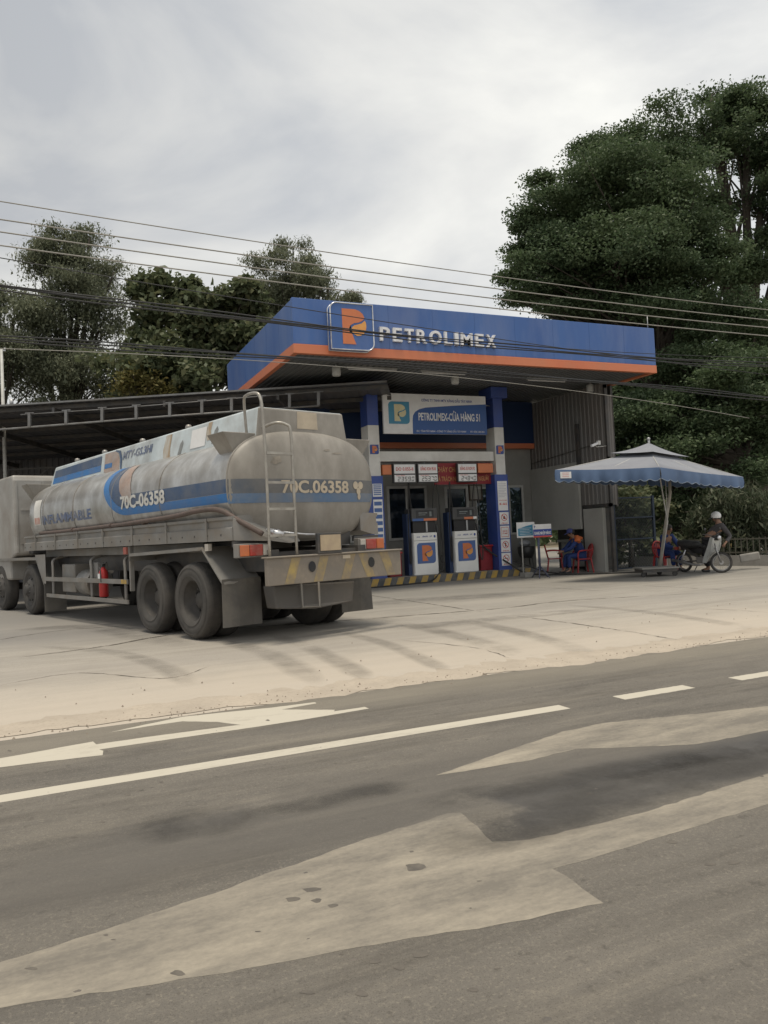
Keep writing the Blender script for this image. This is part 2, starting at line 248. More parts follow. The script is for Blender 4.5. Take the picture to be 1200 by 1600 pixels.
# ------------------------------------------------------------------ mesh helpers
class MB:
    def __init__(s, M=None): s.v = []; s.f = []; s.M = M; s.sm = []
    def add(s, vs, fs, smooth=False):
        b = len(s.v)
        for p in vs:
            p = Vector(p); s.v.append(s.M @ p if s.M is not None else p)
        for f in fs: s.f.append([b+i for i in f]); s.sm.append(smooth)
        return s
    def box(s, a, b, tp=None):
        x0, y0, z0 = a; x1, y1, z1 = b
        return s.add([(x0, y0, z0), (x1, y0, z0), (x1, y1, z0), (x0, y1, z0), (x0, y0, z1), (x1, y0, z1), (x1, y1, z1), (x0, y1, z1)],
                     [(3, 2, 1, 0), (4, 5, 6, 7), (0, 1, 5, 4), (1, 2, 6, 5), (2, 3, 7, 6), (3, 0, 4, 7)])
    def bar(s, p0, p1, w, h=None, up=(0, 0, 1)):
        """rectangular bar between two points"""
        h = h or w; p0, p1 = Vector(p0), Vector(p1); d = (p1-p0).normalized(); u = Vector(up)
        if abs(d.dot(u)) > .98: u = Vector((1, 0, 0))
        a = d.cross(u).normalized()*w/2; c = a.cross(d).normalized()*h/2
        vs = [p0-a-c, p0+a-c, p0+a+c, p0-a+c, p1-a-c, p1+a-c, p1+a+c, p1-a+c]
        return s.add(vs, [(3, 2, 1, 0), (4, 5, 6, 7), (0, 1, 5, 4), (1, 2, 6, 5), (2, 3, 7, 6), (3, 0, 4, 7)])
    def tube(s, pts, r, n=8, caps=True, closed=False):
        pts = [Vector(p) for p in pts]; k = len(pts); rs = r if isinstance(r, (list, tuple)) else [r]*k; vs = []; u = None
        for i, p in enumerate(pts):
            d = (pts[min(i+1, k-1)]-pts[max(i-1, 0)])
            if closed: d = pts[(i+1) % k]-pts[i-1]
            d.normalize()
            if u is None: u = d.orthogonal().normalized()
            u = (u-d*u.dot(d))
            if u.length < 1e-5: u = d.orthogonal()
            u.normalize(); w_ = d.cross(u)
            for j in range(n):
                t = 2*pi*j/n; vs.append(p+(u*cos(t)+w_*sin(t))*rs[i])
        fs = []
        for i in range(k if closed else k-1):
            for j in range(n):
                a = i*n+j; b = i*n+(j+1) % n; i2 = ((i+1) % k)*n; fs.append((a, b, i2+(j+1) % n, i2+j))
        s.add(vs, fs, True)
        if caps and not closed:
            b = len(s.v)-len(vs); s.f.append([b+j for j in range(n)][::-1]); s.sm.append(False); s.f.append([b+(k-1)*n+j for j in range(n)]); s.sm.append(False)
        return s
    def cyl(s, p0, p1, r, n=16, r1=None): return s.tube([p0, p1], [r, r if r1 is None else r1], n)
    def lathe(s, prof, org, ax, n=32, closed=False):
        """prof=[(r,h)], revolved round axis ax from org"""
        ax = Vector(ax).normalized(); u = ax.orthogonal().normalized(); w_ = ax.cross(u); org = Vector(org); vs = []
        for (r, h) in prof:
            for j in range(n): t = 2*pi*j/n; vs.append(org+ax*h+(u*cos(t)+w_*sin(t))*r)
        fs = [(i*n+j, i*n+(j+1) % n, (i+1)*n+(j+1) % n, (i+1)*n+j) for i in range(len(prof)-1) for j in range(n)]
        return s.add(vs, fs, True)
    def ball(s, c, r, n=12, m=8):
        c = Vector(c); r = r if isinstance(r, (tuple, list)) else (r, r, r); vs = []; fs = []
        for i in range(m+1):
            a = pi*i/m
            for j in range(n): t = 2*pi*j/n; vs.append(c+Vector((r[0]*sin(a)*cos(t), r[1]*sin(a)*sin(t), r[2]*cos(a))))
        for i in range(m):
            for j in range(n): fs.append((i*n+j, (i+1)*n+j, (i+1)*n+(j+1) % n, i*n+(j+1) % n))
        return s.add(vs, fs, True)
    def prism(s, poly, o, ux, uy, th):
        """extruded 2D polygon: front face at o, thickness along -(ux x uy)"""
        o, ux, uy = Vector(o), Vector(ux), Vector(uy); nn = ux.cross(uy).normalized()
        k = len(poly); vs = [o+ux*a+uy*b for a, b in poly]+[o+ux*a+uy*b-nn*th for a, b in poly]
        fs = [tuple(range(k)), tuple(range(2*k-1, k-1, -1))]+[(i, k+i, k+(i+1) % k, (i+1) % k) for i in range(k)]
        return s.add(vs, fs)
    def build(s, name, m, parent=None, origin=None, bevel=0, recalc=True):
        me = bpy.data.meshes.new(name)
        if parent is not None:
            inv = parent['_m'] if False else WM[parent.name].inverted(); vs = [inv @ p for p in s.v]; loc = None
        else:
            loc = Vector(origin) if origin is not None else base_of(s.v); vs = [p-loc for p in s.v]
        me.from_pydata([tuple(p) for p in vs], [], s.f)
        me.polygons.foreach_set('use_smooth', s.sm)
        bm = bmesh.new(); bm.from_mesh(me)
        if recalc: bmesh.ops.recalc_face_normals(bm, faces=bm.faces)
        bm.to_mesh(me); bm.free()
        me.materials.append(m); o = bpy.data.objects.new(name, me); COL.objects.link(o)
        if parent is not None: o.parent = parent; WM[o.name] = WM[parent.name]
        else: o.location = loc; WM[o.name] = Matrix.Translation(loc)
        if bevel:
            b = o.modifiers.new('bevel', 'BEVEL'); b.width = bevel; b.segments = 2; b.limit_method = 'ANGLE'; b.angle_limit = radians(40)
        return o
WM = {}
def base_of(vs):
    xs = [p.x for p in vs]; ys = [p.y for p in vs]; zs = [p.z for p in vs]
    return Vector(((min(xs)+max(xs))/2, (min(ys)+max(ys))/2, min(zs)))
def tag(o, label=None, cat=None, group=None, kind=None):
    if label: o['label'] = label
    if cat: o['category'] = cat
    if group: o['group'] = group
    if kind: o['kind'] = kind
    return o
def thing(name, label, cat, loc, rz=0, group=None):
    o = bpy.data.objects.new(name, None); COL.objects.link(o); o.location = loc; o.rotation_euler = (0, 0, rz); o.empty_display_size = .2
    WM[o.name] = Matrix.Translation(Vector(loc)) @ Matrix.Rotation(rz, 4, 'Z')
    return tag(o, label, cat, group)
def copy_tree(o, parent=None):
    c = o.copy(); COL.objects.link(c)
    if parent: c.parent = parent
    for ch in [q for q in COL.objects if q.parent == o]: copy_tree(ch, c)
    return c

# flat decals: polygons / text laid on any surface through a mapping (u, v) -> point
def _mapped(bm, fmap, cuts):
    if cuts:
        for ax, (lo, hi, step) in enumerate(cuts):
            if not step: continue
            k = lo+step
            while k < hi:
                co = [0, 0, 0]; no = [0, 0, 0]; co[ax] = k; no[ax] = 1
                bmesh.ops.bisect_plane(bm, geom=bm.verts[:]+bm.edges[:]+bm.faces[:], plane_co=co, plane_no=no); k += step
    vs = [fmap(v.co.x, v.co.y) for v in bm.verts]; bm.verts.index_update(); fs = [[v.index for v in f.verts] for f in bm.faces]
    return vs, fs
def poly_decal(mb, poly, fmap, cuts=None):
    bm = bmesh.new(); f = bm.faces.new([bm.verts.new((a, b, 0)) for a, b in poly]); bmesh.ops.triangulate(bm, faces=[f])
    vs, fs = _mapped(bm, fmap, cuts); bm.free(); mb.add(vs, fs); return mb
def plane_map(o, ux, uy, off=.003):
    o, ux, uy = Vector(o), Vector(ux), Vector(uy); nn = ux.cross(uy).normalized()*off
    return lambda a, b: o+ux*a+uy*b+nn
_tcur = bpy.data.curves.new('lettering', 'FONT'); _tobj = bpy.data.objects.new('lettering', _tcur); COL.objects.link(_tobj)
def text_bm(body, bold=.0):
    _tcur.body = body; _tcur.offset = bold; _tcur.resolution_u = 3
    dg = bpy.context.evaluated_depsgraph_get(); dg.update(); me = bpy.data.meshes.new_from_object(_tobj.evaluated_get(dg))
    bm = bmesh.new(); bm.from_mesh(me); bpy.data.meshes.remove(me); return bm
def text_decal(mb, body, fmap, box, bold=.02, cuts=None, slant=0, capsonly=True):
    """fit text into box=(x0,y0,x1,y1) of the mapping's plane"""
    bm = text_bm(body, bold)
    if not bm.verts: bm.free(); return mb
    xs = [v.co.x for v in bm.verts]; x0, x1 = min(xs), max(xs); top = .73 if capsonly else max(v.co.y for v in bm.verts)
    for v in bm.verts:
        u = (v.co.x-x0)/(x1-x0); t = v.co.y/top
        v.co.x = box[0]+u*(box[2]-box[0])+slant*t*(box[3]-box[1]); v.co.y = box[1]+t*(box[3]-box[1]); v.co.z = 0
    vs, fs = _mapped(bm, fmap, cuts); bm.free(); mb.add(vs, fs); return mb
def rr(x0, y0, x1, y1, r, corners='tl br bl tr', n=6):
    """rectangle with chosen rounded corners, counter-clockwise"""
    pts = []
    for nm, cx, cy, a0 in (('bl', x0+r, y0+r, pi), ('br', x1-r, y0+r, 1.5*pi), ('tr', x1-r, y1-r, 0), ('tl', x0+r, y1-r, .5*pi)):
        if nm in corners:
            for i in range(n+1): a = a0+i*pi/2/n; pts.append((cx+r*cos(a), cy+r*sin(a)))
        else: pts.append({'bl': (x0, y0), 'br': (x1, y0), 'tr': (x1, y1), 'tl': (x0, y1)}[nm])
    return pts
EMB_P = [(.27, .12), (.58, .12), (.53, .24), (.50, .33), (.44, .37), (.42, .45), (.46, .53), (.55, .58), (.66, .60), (.74, .64), (.80, .70), (.76, .79), (.68, .85), (.58, .88), (.27, .88)]
EMB_B = [(.80, .65), (.73, .585), (.64, .555), (.55, .53), (.49, .48), (.47, .42), (.50, .38), (.54, .34), (.61, .305), (.69, .315), (.77, .36), (.82, .43), (.835, .52), (.83, .60)]
def emblem(parent, o, ux, uy, bgm=None, pm=None, bm_=None, off=.004):
    """the P emblem; ux, uy span its square"""
    a = MB(); poly_decal(a, rr(0, 0, 1, 1, .17, 'tl br'), plane_map(o, ux, uy, off)); a.build('emblem_ground', bgm or blue, parent)
    a = MB(); poly_decal(a, EMB_P, plane_map(o, ux, uy, off*2)); a.build('emblem', pm or orange2, parent)
    a = MB(); poly_decal(a, EMB_B, plane_map(o, ux, uy, off*2)); a.build('emblem_flame', bm_ or flame, parent)
SEG = {'0': 'abcdef', '1': 'bc', '2': 'abged', '3': 'abgcd', '4': 'fgbc', '5': 'afgcd', '6': 'afgcde', '7': 'abc', '8': 'abcdefg', '9': 'abcdfg'}
def seven(mb, s, x0, y0, w_, h_, fmap):
    n = len(s); cw = w_/n; dw = cw*.72; t = dw*.24
    for i, ch in enumerate(s):
        x = x0+i*cw
        R = {'a': (0, h_-t, dw, h_), 'g': (0, h_/2-t/2, dw, h_/2+t/2), 'd': (0, 0, dw, t), 'f': (0, h_/2+t*.7, t, h_-t*1.2), 'b': (dw-t, h_/2+t*.7, dw, h_-t*1.2), 'e': (0, t*1.2, t, h_/2-t*.7), 'c': (dw-t, t*1.2, dw, h_/2-t*.7)}
        for q in SEG[ch]:
            a = R[q]; sl = .12
            poly_decal(mb, [(x+a[0]+sl*a[1], y0+a[1]), (x+a[2]+sl*a[1], y0+a[1]), (x+a[2]+sl*a[3], y0+a[3]), (x+a[0]+sl*a[3], y0+a[3])], fmap)

X, Y, Z = Vector((1, 0, 0)), Vector((0, 1, 0)), Vector((0, 0, 1))
# ================================================================== GROUND
earth = groundmat('earth', (.22, .18, .13), (.15, .13, .09), .8, 20, (.1, .09, .06), [])
MB().add([(-400, -400, -.012), (400, -400, -.012), (400, 600, -.012), (-400, 600, -.012)], [(0, 1, 2, 3)]).build('ground', earth, origin=(0, 0, 0))['kind'] = 'structure'
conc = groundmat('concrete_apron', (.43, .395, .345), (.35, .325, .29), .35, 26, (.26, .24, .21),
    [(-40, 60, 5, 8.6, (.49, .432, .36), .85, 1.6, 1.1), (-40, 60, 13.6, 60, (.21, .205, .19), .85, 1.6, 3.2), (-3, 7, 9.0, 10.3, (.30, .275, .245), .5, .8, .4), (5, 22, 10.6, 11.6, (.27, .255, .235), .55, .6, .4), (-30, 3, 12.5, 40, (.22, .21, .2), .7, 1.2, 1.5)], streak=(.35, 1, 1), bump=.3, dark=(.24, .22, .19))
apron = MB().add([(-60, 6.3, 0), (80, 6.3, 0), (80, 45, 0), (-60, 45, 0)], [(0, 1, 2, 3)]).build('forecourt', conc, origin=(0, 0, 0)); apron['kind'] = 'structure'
asph = groundmat('asphalt', (.180, .165, .143), (.125, .116, .104), .9, 70, (.30, .27, .22),
    [(1.2, 3.4, 3.95, 4.3, (.105, .097, .088), .75, .5, .15), (.35, .85, 3.82, 4.08, (.085, .08, .075), .9, .5, .12), (-30, 60, 3.35, 3.95, (.115, .107, .097), .75, .4, .15), (2.0, 30, 3.05, 3.62, (.075, .073, .073), .9, .42, .09),
     (-30, 60, .2, 1.5, (.155, .14, .122), .4, .6, .4), (-60, 90, 5.9, 6.6, (.26, .235, .19), .6, .3, .3)], streak=(.3, 1, 1), bump=.8, dark=(.07, .063, .055))
road = MB().add([(-200, -3.5, .004), (300, -3.5, .004), (300, 6.48, .004), (-200, 6.48, .004)], [(0, 1, 2, 3)]).build('road', asph, origin=(0, 0, 0)); road['kind'] = 'structure'
# dusty verge with a ragged edge lapping over the asphalt
random.seed(4)
verge = groundmat('sandy_verge', (.47, .41, .335), (.39, .34, .28), 2.2, 30, (.30, .245, .19), [], bump=.6)
mb = MB(); xs = [i*.11-14 for i in range(520)]; vs = []; ph = [random.uniform(0, 6) for _ in range(6)]
for x in xs:
    wv = sum(sin(x*k+ph[i])*a for i, (k, a) in enumerate(((.7, .07), (1.9, .05), (4.3, .035), (9.7, .02))))
    vs += [(x, 6.50+wv+random.uniform(-.035, .035), .0046), (x, 6.95+wv*1.2+random.uniform(-.04, .04), .0075), (x, 7.15+random.uniform(-.15, .15), -.004)]
fs = []
for i in range(len(xs)-1): a = i*3; fs += [(a, a+3, a+4, a+1), (a+1, a+4, a+5, a+2)]
mb.add(vs, fs); mb.build('verge', verge, origin=(0, 0, 0))['kind'] = 'structure'
# pebbles and crumbs
mb = MB(); random.seed(8)
for i in range(700):
    x = random.uniform(-4, 22); y = random.gauss(6.60, .10) if i % 6 else random.uniform(6.3, 9.5)
    r = random.uniform(.004, .012)*(1.7 if random.random() < .06 else 1)
    c = Vector((x, y, .008)); q = [c+Vector((random.uniform(-1, 1)*r*1.3, random.uniform(-1, 1)*r*1.3, -.003)) for _ in range(4)]
    q = [c+Vector((r*cos(t)*random.uniform(.7, 1.3), r*sin(t)*random.uniform(.7, 1.3), -.004)) for t in (0, 1.6, 3.1, 4.7)]+[c+Vector((0, 0, r))]
    mb.add(q, [(0, 1, 4), (1, 2, 4), (2, 3, 4), (3, 0, 4)])
tag(mb.build('gravel', mat('crumbs', (.30, .25, .2), .9, (.2, .17, .14), 3.), origin=(0, 0, 0)), 'scattered pebbles and crumbs of earth along the sandy road edge', 'gravel', kind='stuff')
# stones lying on the asphalt near the camera
mb = MB()
for i in range(90):
    x = random.uniform(-2, 9); y = random.uniform(1.2, 6.2); r = random.uniform(.004, .012); c = Vector((x, y, .004))
    mb.add([c+Vector((r*1.6*cos(t)*random.uniform(.6, 1.4), r*sin(t), .0)) for t in (0, 1.3, 2.6, 3.9, 5.2)]+[c+Vector((0, 0, r*.4))], [(0, 1, 5), (1, 2, 5), (2, 3, 5), (3, 4, 5), (4, 0, 5)])
tag(mb.build('road_grit', mat('grit', (.09, .085, .08), .9, (.16, .14, .12), 9.), origin=(0, 0, 0)), 'small stones and tar lumps lying on the asphalt', 'grit', kind='stuff')

paint = paintmat('lane_paint', (.50, .465, .39), (.33, .30, .25), .60)
worn = paintmat('worn_arrow_paint', (.35, .312, .25), (.165, .15, .127), .43, 1.25)
def gpoly(name, px, z, m):
    v0 = [G(a, b, z) for a, b in px]; v = []
    for i in range(len(v0)):
        a, b = v0[i], v0[(i+1) % len(v0)]; k_ = max(1, min(60, int((b-a).length/.06)))
        for j in range(k_): v.append(a.lerp(b, j/k_)+Vector((random.uniform(-1, 1), random.uniform(-1, 1), 0))*(.007 if m is worn else .003))
    bm = bmesh.new(); f = bm.faces.new([bm.verts.new(p) for p in v]); bmesh.ops.triangulate(bm, faces=[f])
    mb = MB(); bm.verts.index_update(); mb.add([p.co.copy() for p in bm.verts], [[q.index for q in g.verts] for g in bm.faces]); bm.free()
    o = mb.build(name, m, origin=(0, 0, 0)); o['kind'] = 'structure'; return o
def stripe(x0, x1, y=4.965, w_=.15):
    n = 24; k = [(x0+(x1-x0)*i/n) for i in range(n+1)]
    vs = [(x, y-w_/2+random.uniform(-.004, .004), .0047) for x in k]+[(x, y+w_/2+random.uniform(-.004, .004), .0047) for x in k]
    mb = MB(); mb.add(vs, [(i, i+1, n+2+i, n+1+i) for i in range(n)]); mb.build('road_marking', paint, origin=(0, 0, 0))['kind'] = 'structure'
x1 = G(885, 1106).x
stripe(-6, x1); d0, d1 = G(965, 1091).x, G(1093, 1077).x
stripe(d0, d1); per = (d1-d0)+(G(1150, 1062).x-d1)
for k in range(1, 7): stripe(d0+per*k, d1+per*k)
gpoly('road_marking', [(-70, 1199), (0, 1185), (145, 1158.5), (150, 1163), (230, 1151.5), (385, 1131), (570, 1104.5), (577, 1107), (480, 1123.5), (385, 1138), (155, 1171), (162, 1173), (160, 1180), (70, 1190), (0, 1199), (-70, 1212)], .0050, paint)
gpoly('road_marking', [(170, 1144.5), (225, 1132.5), (285, 1120), (360, 1112), (425, 1105.5), (492, 1097), (494, 1099), (440, 1108.5), (523, 1109), (520, 1113), (388, 1134), (340, 1128), (285, 1127), (230, 1135)], .0045, paint)
gpoly('road_marking', [(-150, 1558), (0, 1503), (200, 1441), (360, 1386), (480, 1343), (590, 1305), (700, 1271), (720, 1269), (770, 1315), (830, 1312), (1000, 1271), (1200, 1209), (1400, 1160), (1400, 1196), (1200, 1256), (1000, 1318), (865, 1357), (942, 1410), (800, 1441), (560, 1480), (350, 1521), (140, 1553), (0, 1573), (-150, 1610)], .0046, worn)
gpoly('road_marking', [(680, 1212), (760, 1184), (830, 1160), (880, 1143), (940, 1130), (1090, 1115), (1200, 1103), (1300, 1093), (1300, 1128), (1200, 1141), (1090, 1163), (1000, 1167), (900, 1170), (830, 1187), (740, 1203)], .0046, worn)

tarm = mat('tar_spot', (.095, .085, .075), .8, (.14, .125, .105), 20.); mb = MB(); random.seed(31)
tars = [(648, 1355, 15, 7), (487, 1390, 14, 3.5), (457, 1405, 11, 4), (495, 1407, 8, 3), (520, 1415, 8, 3), (278, 1520, 11, 4), (585, 1502, 9, 4), (655, 1492, 12, 5), (625, 1512, 9, 3), (1108, 1350, 8, 3), (1145, 1348, 9, 3), (1050, 1315, 8, 3), (740, 1546, 9, 3), (565, 1552, 10, 5), (200, 1241, 5, 2), (160, 1284, 4, 2), (480, 1550, 12, 3), (50, 1513, 10, 2)]+[(random.uniform(0, 1200), random.uniform(1120, 1590), random.uniform(2, 5), random.uniform(.8, 1.6)) for _ in range(26)]
for cx, cy, a_, b_ in tars: 
    ph_ = random.random()*6; poly_decal(mb, [(cx+a_*cos(t)*(1+.25*sin(3*t+ph_)), cy-b_*sin(t)*(1+.25*sin(2*t+ph_))) for t in [2*pi*i/12 for i in range(12)]], lambda u, v: G(u, v, .0052))
mb.build('tar_spots', tarm, origin=(0, 0, 0))['kind'] = 'structure'
def strip(name, pts, wid, z, m, ends=True):
    """soft-edged ground strip; edge attribute fades its borders"""
    pts = [Vector((p[0], p[1], z)) for p in pts]; vs = []; cols = []; k = len(pts)
    for i, p in enumerate(pts):
        d = (pts[min(i+1, k-1)]-pts[max(i-1, 0)]).normalized(); nn = Vector((-d.y, d.x, 0)); wd = wid if not isinstance(wid, list) else wid[i]
        e = min(1., 4.5*min(i, k-1-i)/(k-1)); e = e*e*(3-2*e); wd = wd*(.45+.55*e) if wd > .2 else wd
        for a, c in ((-.5, 0), (-.2, 1), (.2, 1), (.5, 0)): vs.append(p+nn*wd*a); cols.append(c*e)
    fs = [(i*4+j, i*4+j+1, i*4+j+5, i*4+j+4) for i in range(k-1) for j in range(3)]
    mb = MB(); mb.add(vs, fs); o = mb.build(name, m, origin=(0, 0, 0), recalc=False)
    at = o.data.color_attributes.new('edge', 'FLOAT_COLOR', 'POINT')
    for i, c in enumerate(cols): at.data[i].color = (c, c, c, 1)
    o['kind'] = 'structure'; return o
def smooth(pts, n=6):
    P_ = [Vector((p[0], p[1], p[2] if len(p) > 2 else 0)) for p in pts]; o = []
    for i in range(len(P_)-1):
        a, b, c, d = P_[max(i-1, 0)], P_[i], P_[i+1], P_[min(i+2, len(P_)-1)]
        for j in range(n):
            t = j/n; o.append(.5*((2*b)+(c-a)*t+(2*a-5*b+4*c-d)*t*t+(3*b-a-3*c+d)*t**3))
    o.append(P_[-1]); return o
crackm = fademat('crack', (.07, .06, .05), 1.3, 3.); skid = fademat('tyre_mark', (.22, .205, .18), .5, .5); wet = fademat('damp_stain', (.2, .19, .175), .55, .6)
def jitter(pts, a, n=10):
    o = []
    for p in smooth(pts, n): o.append(p+Vector((random.uniform(-a, a), random.uniform(-a, a), 0)))
    return o
for px, wd in (([(-40, 1036), (150, 1012), (300, 988), (560, 968), (780, 951), (900, 938), (1200, 922)], .10), ([(540, 925), (680, 945), (760, 957)], .05), ([(800, 962), (900, 975), (1000, 990), (1075, 1003)], .05), ([(1000, 915), (1140, 922)], .04), ([(-20, 1075), (120, 1052), (260, 1060), (330, 1040)], .025), ([(620, 1000), (740, 1012), (800, 1030)], .02), ([(1000, 960), (1100, 952), (1210, 958)], .025), ([(640, 925), (820, 918), (960, 925)], .03), ([(-20, 1003), (100, 985), (250, 975)], .05)):
    strip('pavement_crack', jitter([G(a, b) for a, b in px], .015, 14), wd, .004, crackm)
oil = fademat('oil_stain', (.07, .066, .061), .62, 1.6)
for px, wd in (([(200, 1312), (275, 1292), (330, 1284), (410, 1290)], .46), ([(370, 1282), (470, 1262), (560, 1240), (650, 1225)], .28), ([(640, 1335), (800, 1292), (950, 1250), (1100, 1205), (1300, 1150)], .55), ([(640, 1262), (800, 1235), (1050, 1190), (1300, 1150)], .34)):
    strip('oil_stain', smooth([G(a, b) for a, b in px], 8), wd, .0060, oil)
for px, wd in (([(345, 1000), (400, 1015), (450, 1036), (500, 1072)], .42), ([(420, 990), (480, 1010), (540, 1040), (575, 1062)], .35), ([(600, 968), (700, 990), (790, 1015), (840, 1040)], .45), ([(700, 965), (800, 985), (880, 1008), (925, 1028)], .4), ([(880, 945), (1000, 955), (1120, 972), (1180, 985)], .35), ([(60, 1010), (180, 1020), (260, 1045), (300, 1075)], .35), ([(520, 985), (600, 1005), (660, 1030), (700, 1050)], .3)):
    strip('tyre_track', smooth([G(a, b) for a, b in px], 6), wd, .003, skid)
for px, wd in (([(560, 945), (700, 935), (850, 925)], 1.6), ([(20, 985), (150, 980), (300, 1012)], .8), ([(600, 985), (760, 968), (930, 952)], .8)):
    strip('damp_patch', smooth([G(a, b) for a, b in px], 6), wd, .002, wet)

# ================================================================== CANOPY
CX0, CX1, CY0, CY1, CZ, CT = 5.4, 16.25, 16.82, 23.7, 5.70, 7.0
can = thing('canopy', 'big blue canopy roof with an orange lower band over the pumps', 'canopy', (10.8, 20, 0))
mb = MB(); t = .12
for a, b in (((CX0, CY0, CZ+.22), (CX1, CY0+t, CT)), ((CX0, CY0+t, CZ+.22), (CX0+t, CY1, CT-.03)), ((CX1-t, CY0+t, CZ+.22), (CX1, CY1, CT)), ((CX0+t, CY1-t, CZ+.22), (CX1-t, CY1, CT))): mb.box(a, b)
fas = mb.build('fascia', blue, can, bevel=.012)
seam_m = mat('seam_blue', (.03, .08, .25), .6, (.025, .07, .2), 3.)
for k in range(1, 9): MB().box((CX0+k*1.215-.003, CY0-.002, CZ+.225), (CX0+k*1.215+.003, CY0+.01, CT-.004)).build('panel_seam', seam_m, fas)
for k in range(1, 6): MB().box((CX0-.002, CY0+k*1.15-.003, CZ+.225), (CX0+.01, CY0+k*1.15+.003, CT-.036)).build('panel_seam', seam_m, fas)
mb = MB()
for a, b in (((CX0-.01, CY0-.01, CZ), (CX1+.01, CY0+t, CZ+.22)), ((CX0-.01, CY0+t, CZ), (CX0+t, CY1, CZ+.22)), ((CX1-t, CY0+t, CZ), (CX1+.01, CY1, CZ+.22))): mb.box(a, b)
mb.build('orange_band', orange, can, bevel=.008)
mb = MB()
xx = CX0+t
prof = []
while xx < CX1-t:                                      # ribbed soffit sheet, ribs run back from the road
    prof += [(xx, CZ+.05), (xx+.10, CZ+.05), (xx+.12, CZ+.078), (xx+.15, CZ+.078)]; xx += .17
vs = [(x, CY0+t, z) for x, z in prof]+[(x, CY1-t, z) for x, z in prof]; n = len(prof)
mb.add(vs, [(i, i+1, n+i+1, n+i) for i in range(n-1)]); mb.build('soffit', soffit_m, can)
MB().box((CX0+t, CY0+t, CT-.25), (CX1-t, CY1-t, CT-.2)).build('roof_sheet', galv, can)
mb = MB(); mb.cyl((16.1, 16.9, 7.0), (16.1, 16.9, 7.36), .012, 6); mb.build('lightning_rod', galv, can)
# columns
def column(px0, px1, yf=19.75, dep=.5):
    m = MB(); m.box((px0, yf, 4.52), (px1, yf+dep, CZ+.04)); m.box((px0-.12, yf-.12, CZ-.3), (px1+.12, yf+dep+.1, CZ+.03)); c = m.build('column', col_blue, can, bevel=.01)
    m = MB(); m.box((px0, yf, 3.08), (px1, yf+dep, 4.52)); m.box((px0-.006, yf-.006, 3.62), (px1+.006, yf+dep, 3.635)); m.build('white_casing', white, c, bevel=.008)
    m = MB(); m.box((px0-.1, yf-.05, .20), (px1+.03, yf+dep, 3.08)); m.build('blue_casing', col_blue, c, bevel=.01)
    m = MB(); z0 = 3.70; s = .27; xc = (px0+px1)/2
    emblem(c, (xc-s/2, yf, z0), X*s, Z*s, col_blue)
    return c
cR = column(12.55, 12.88); cL = column(8.40, 8.74)
# ceiling lamps under the soffit (two sorts)
lm = thing('ceiling_lamp', '', 'lamp', (6.85, 17.95, 5.46))
MB().lathe([(0, 0), (.09, .0), (.11, .03), (.11, .2), (.08, .24), (0, .24)], (6.85, 17.95, 5.46), Z, 16).build('lamp_housing', frame_m, lm)
MB().cyl((6.85, 17.95, 5.70), (6.85, 17.95, 5.76), .03, 8).build('lamp_stem', galv, lm)
for i, (x, y, s) in enumerate(((6.85, 17.95, 'above the tanker ladder, left of the three'), (10.45, 18.3, 'above the price signs, middle of the three'), (15.3, 18.6, 'near the right end of the canopy, right of the three'))):
    o = lm if i == 0 else copy_tree(lm); o.location = (x, y, 5.46); tag(o, 'round white ceiling lamp '+s, 'lamp', 'round lamps under the canopy')
tl = thing('tube_light', '', 'lamp', (7.85, 18.0, 5.67))
m = MB(); m.box((7.15, 17.97, 5.68), (8.55, 18.03, 5.745)); m.build('light_batten', galv, tl, bevel=.004)
m = MB(); m.cyl((7.2, 18.0, 5.665), (8.5, 18.0, 5.665), .013, 8); m.build('light_tube', white_clean, tl)
for i, (x, y, s) in enumerate(((7.85, 18.0, 'just right of the left ceiling lamp'), (9.95, 18.0, 'left of the middle ceiling lamp'), (13.5, 18.3, 'right of the middle ceiling lamp'), (8.4, 20.6, 'deep behind the left column'))):
    o = tl if i == 0 else copy_tree(tl); o.location = (x, y, 5.67); tag(o, 'thin unlit tube light on the soffit '+s, 'lamp', 'tube lights under the canopy')
# logo sign on the fascia
lg = thing('logo_sign', 'square blue illuminated sign box with an orange P emblem on the canopy front', 'sign', (6.8, 16.68, 5.78))
a0, a1, z0, z1 = 6.25, 7.33, 5.80, 6.90
fm = rr(0, 0, a1-a0, z1-z0, .17, 'tl br')
m = MB(); m.prism(fm, (a0, 16.62, z0), X, Z, .19); m.build('sign_box', blue, lg)
m = MB(); m.tube([(a0+u, 16.615, z0+v) for u, v in fm], .018, 8, closed=True); m.tube([(a0+u, 16.79, z0+v) for u, v in fm], .02, 8, closed=True); m.build('trim', chrome, lg)
m = MB(); poly_decal(m, EMB_P, plane_map((a0, 16.62, z0), X*(a1-a0), Z*(z1-z0), .008)); m.build('emblem', orange2, lg)
m = MB(); poly_decal(m, EMB_B, plane_map((a0, 16.62, z0), X*(a1-a0), Z*(z1-z0), .008)); m.build('emblem_flame', flame, lg)
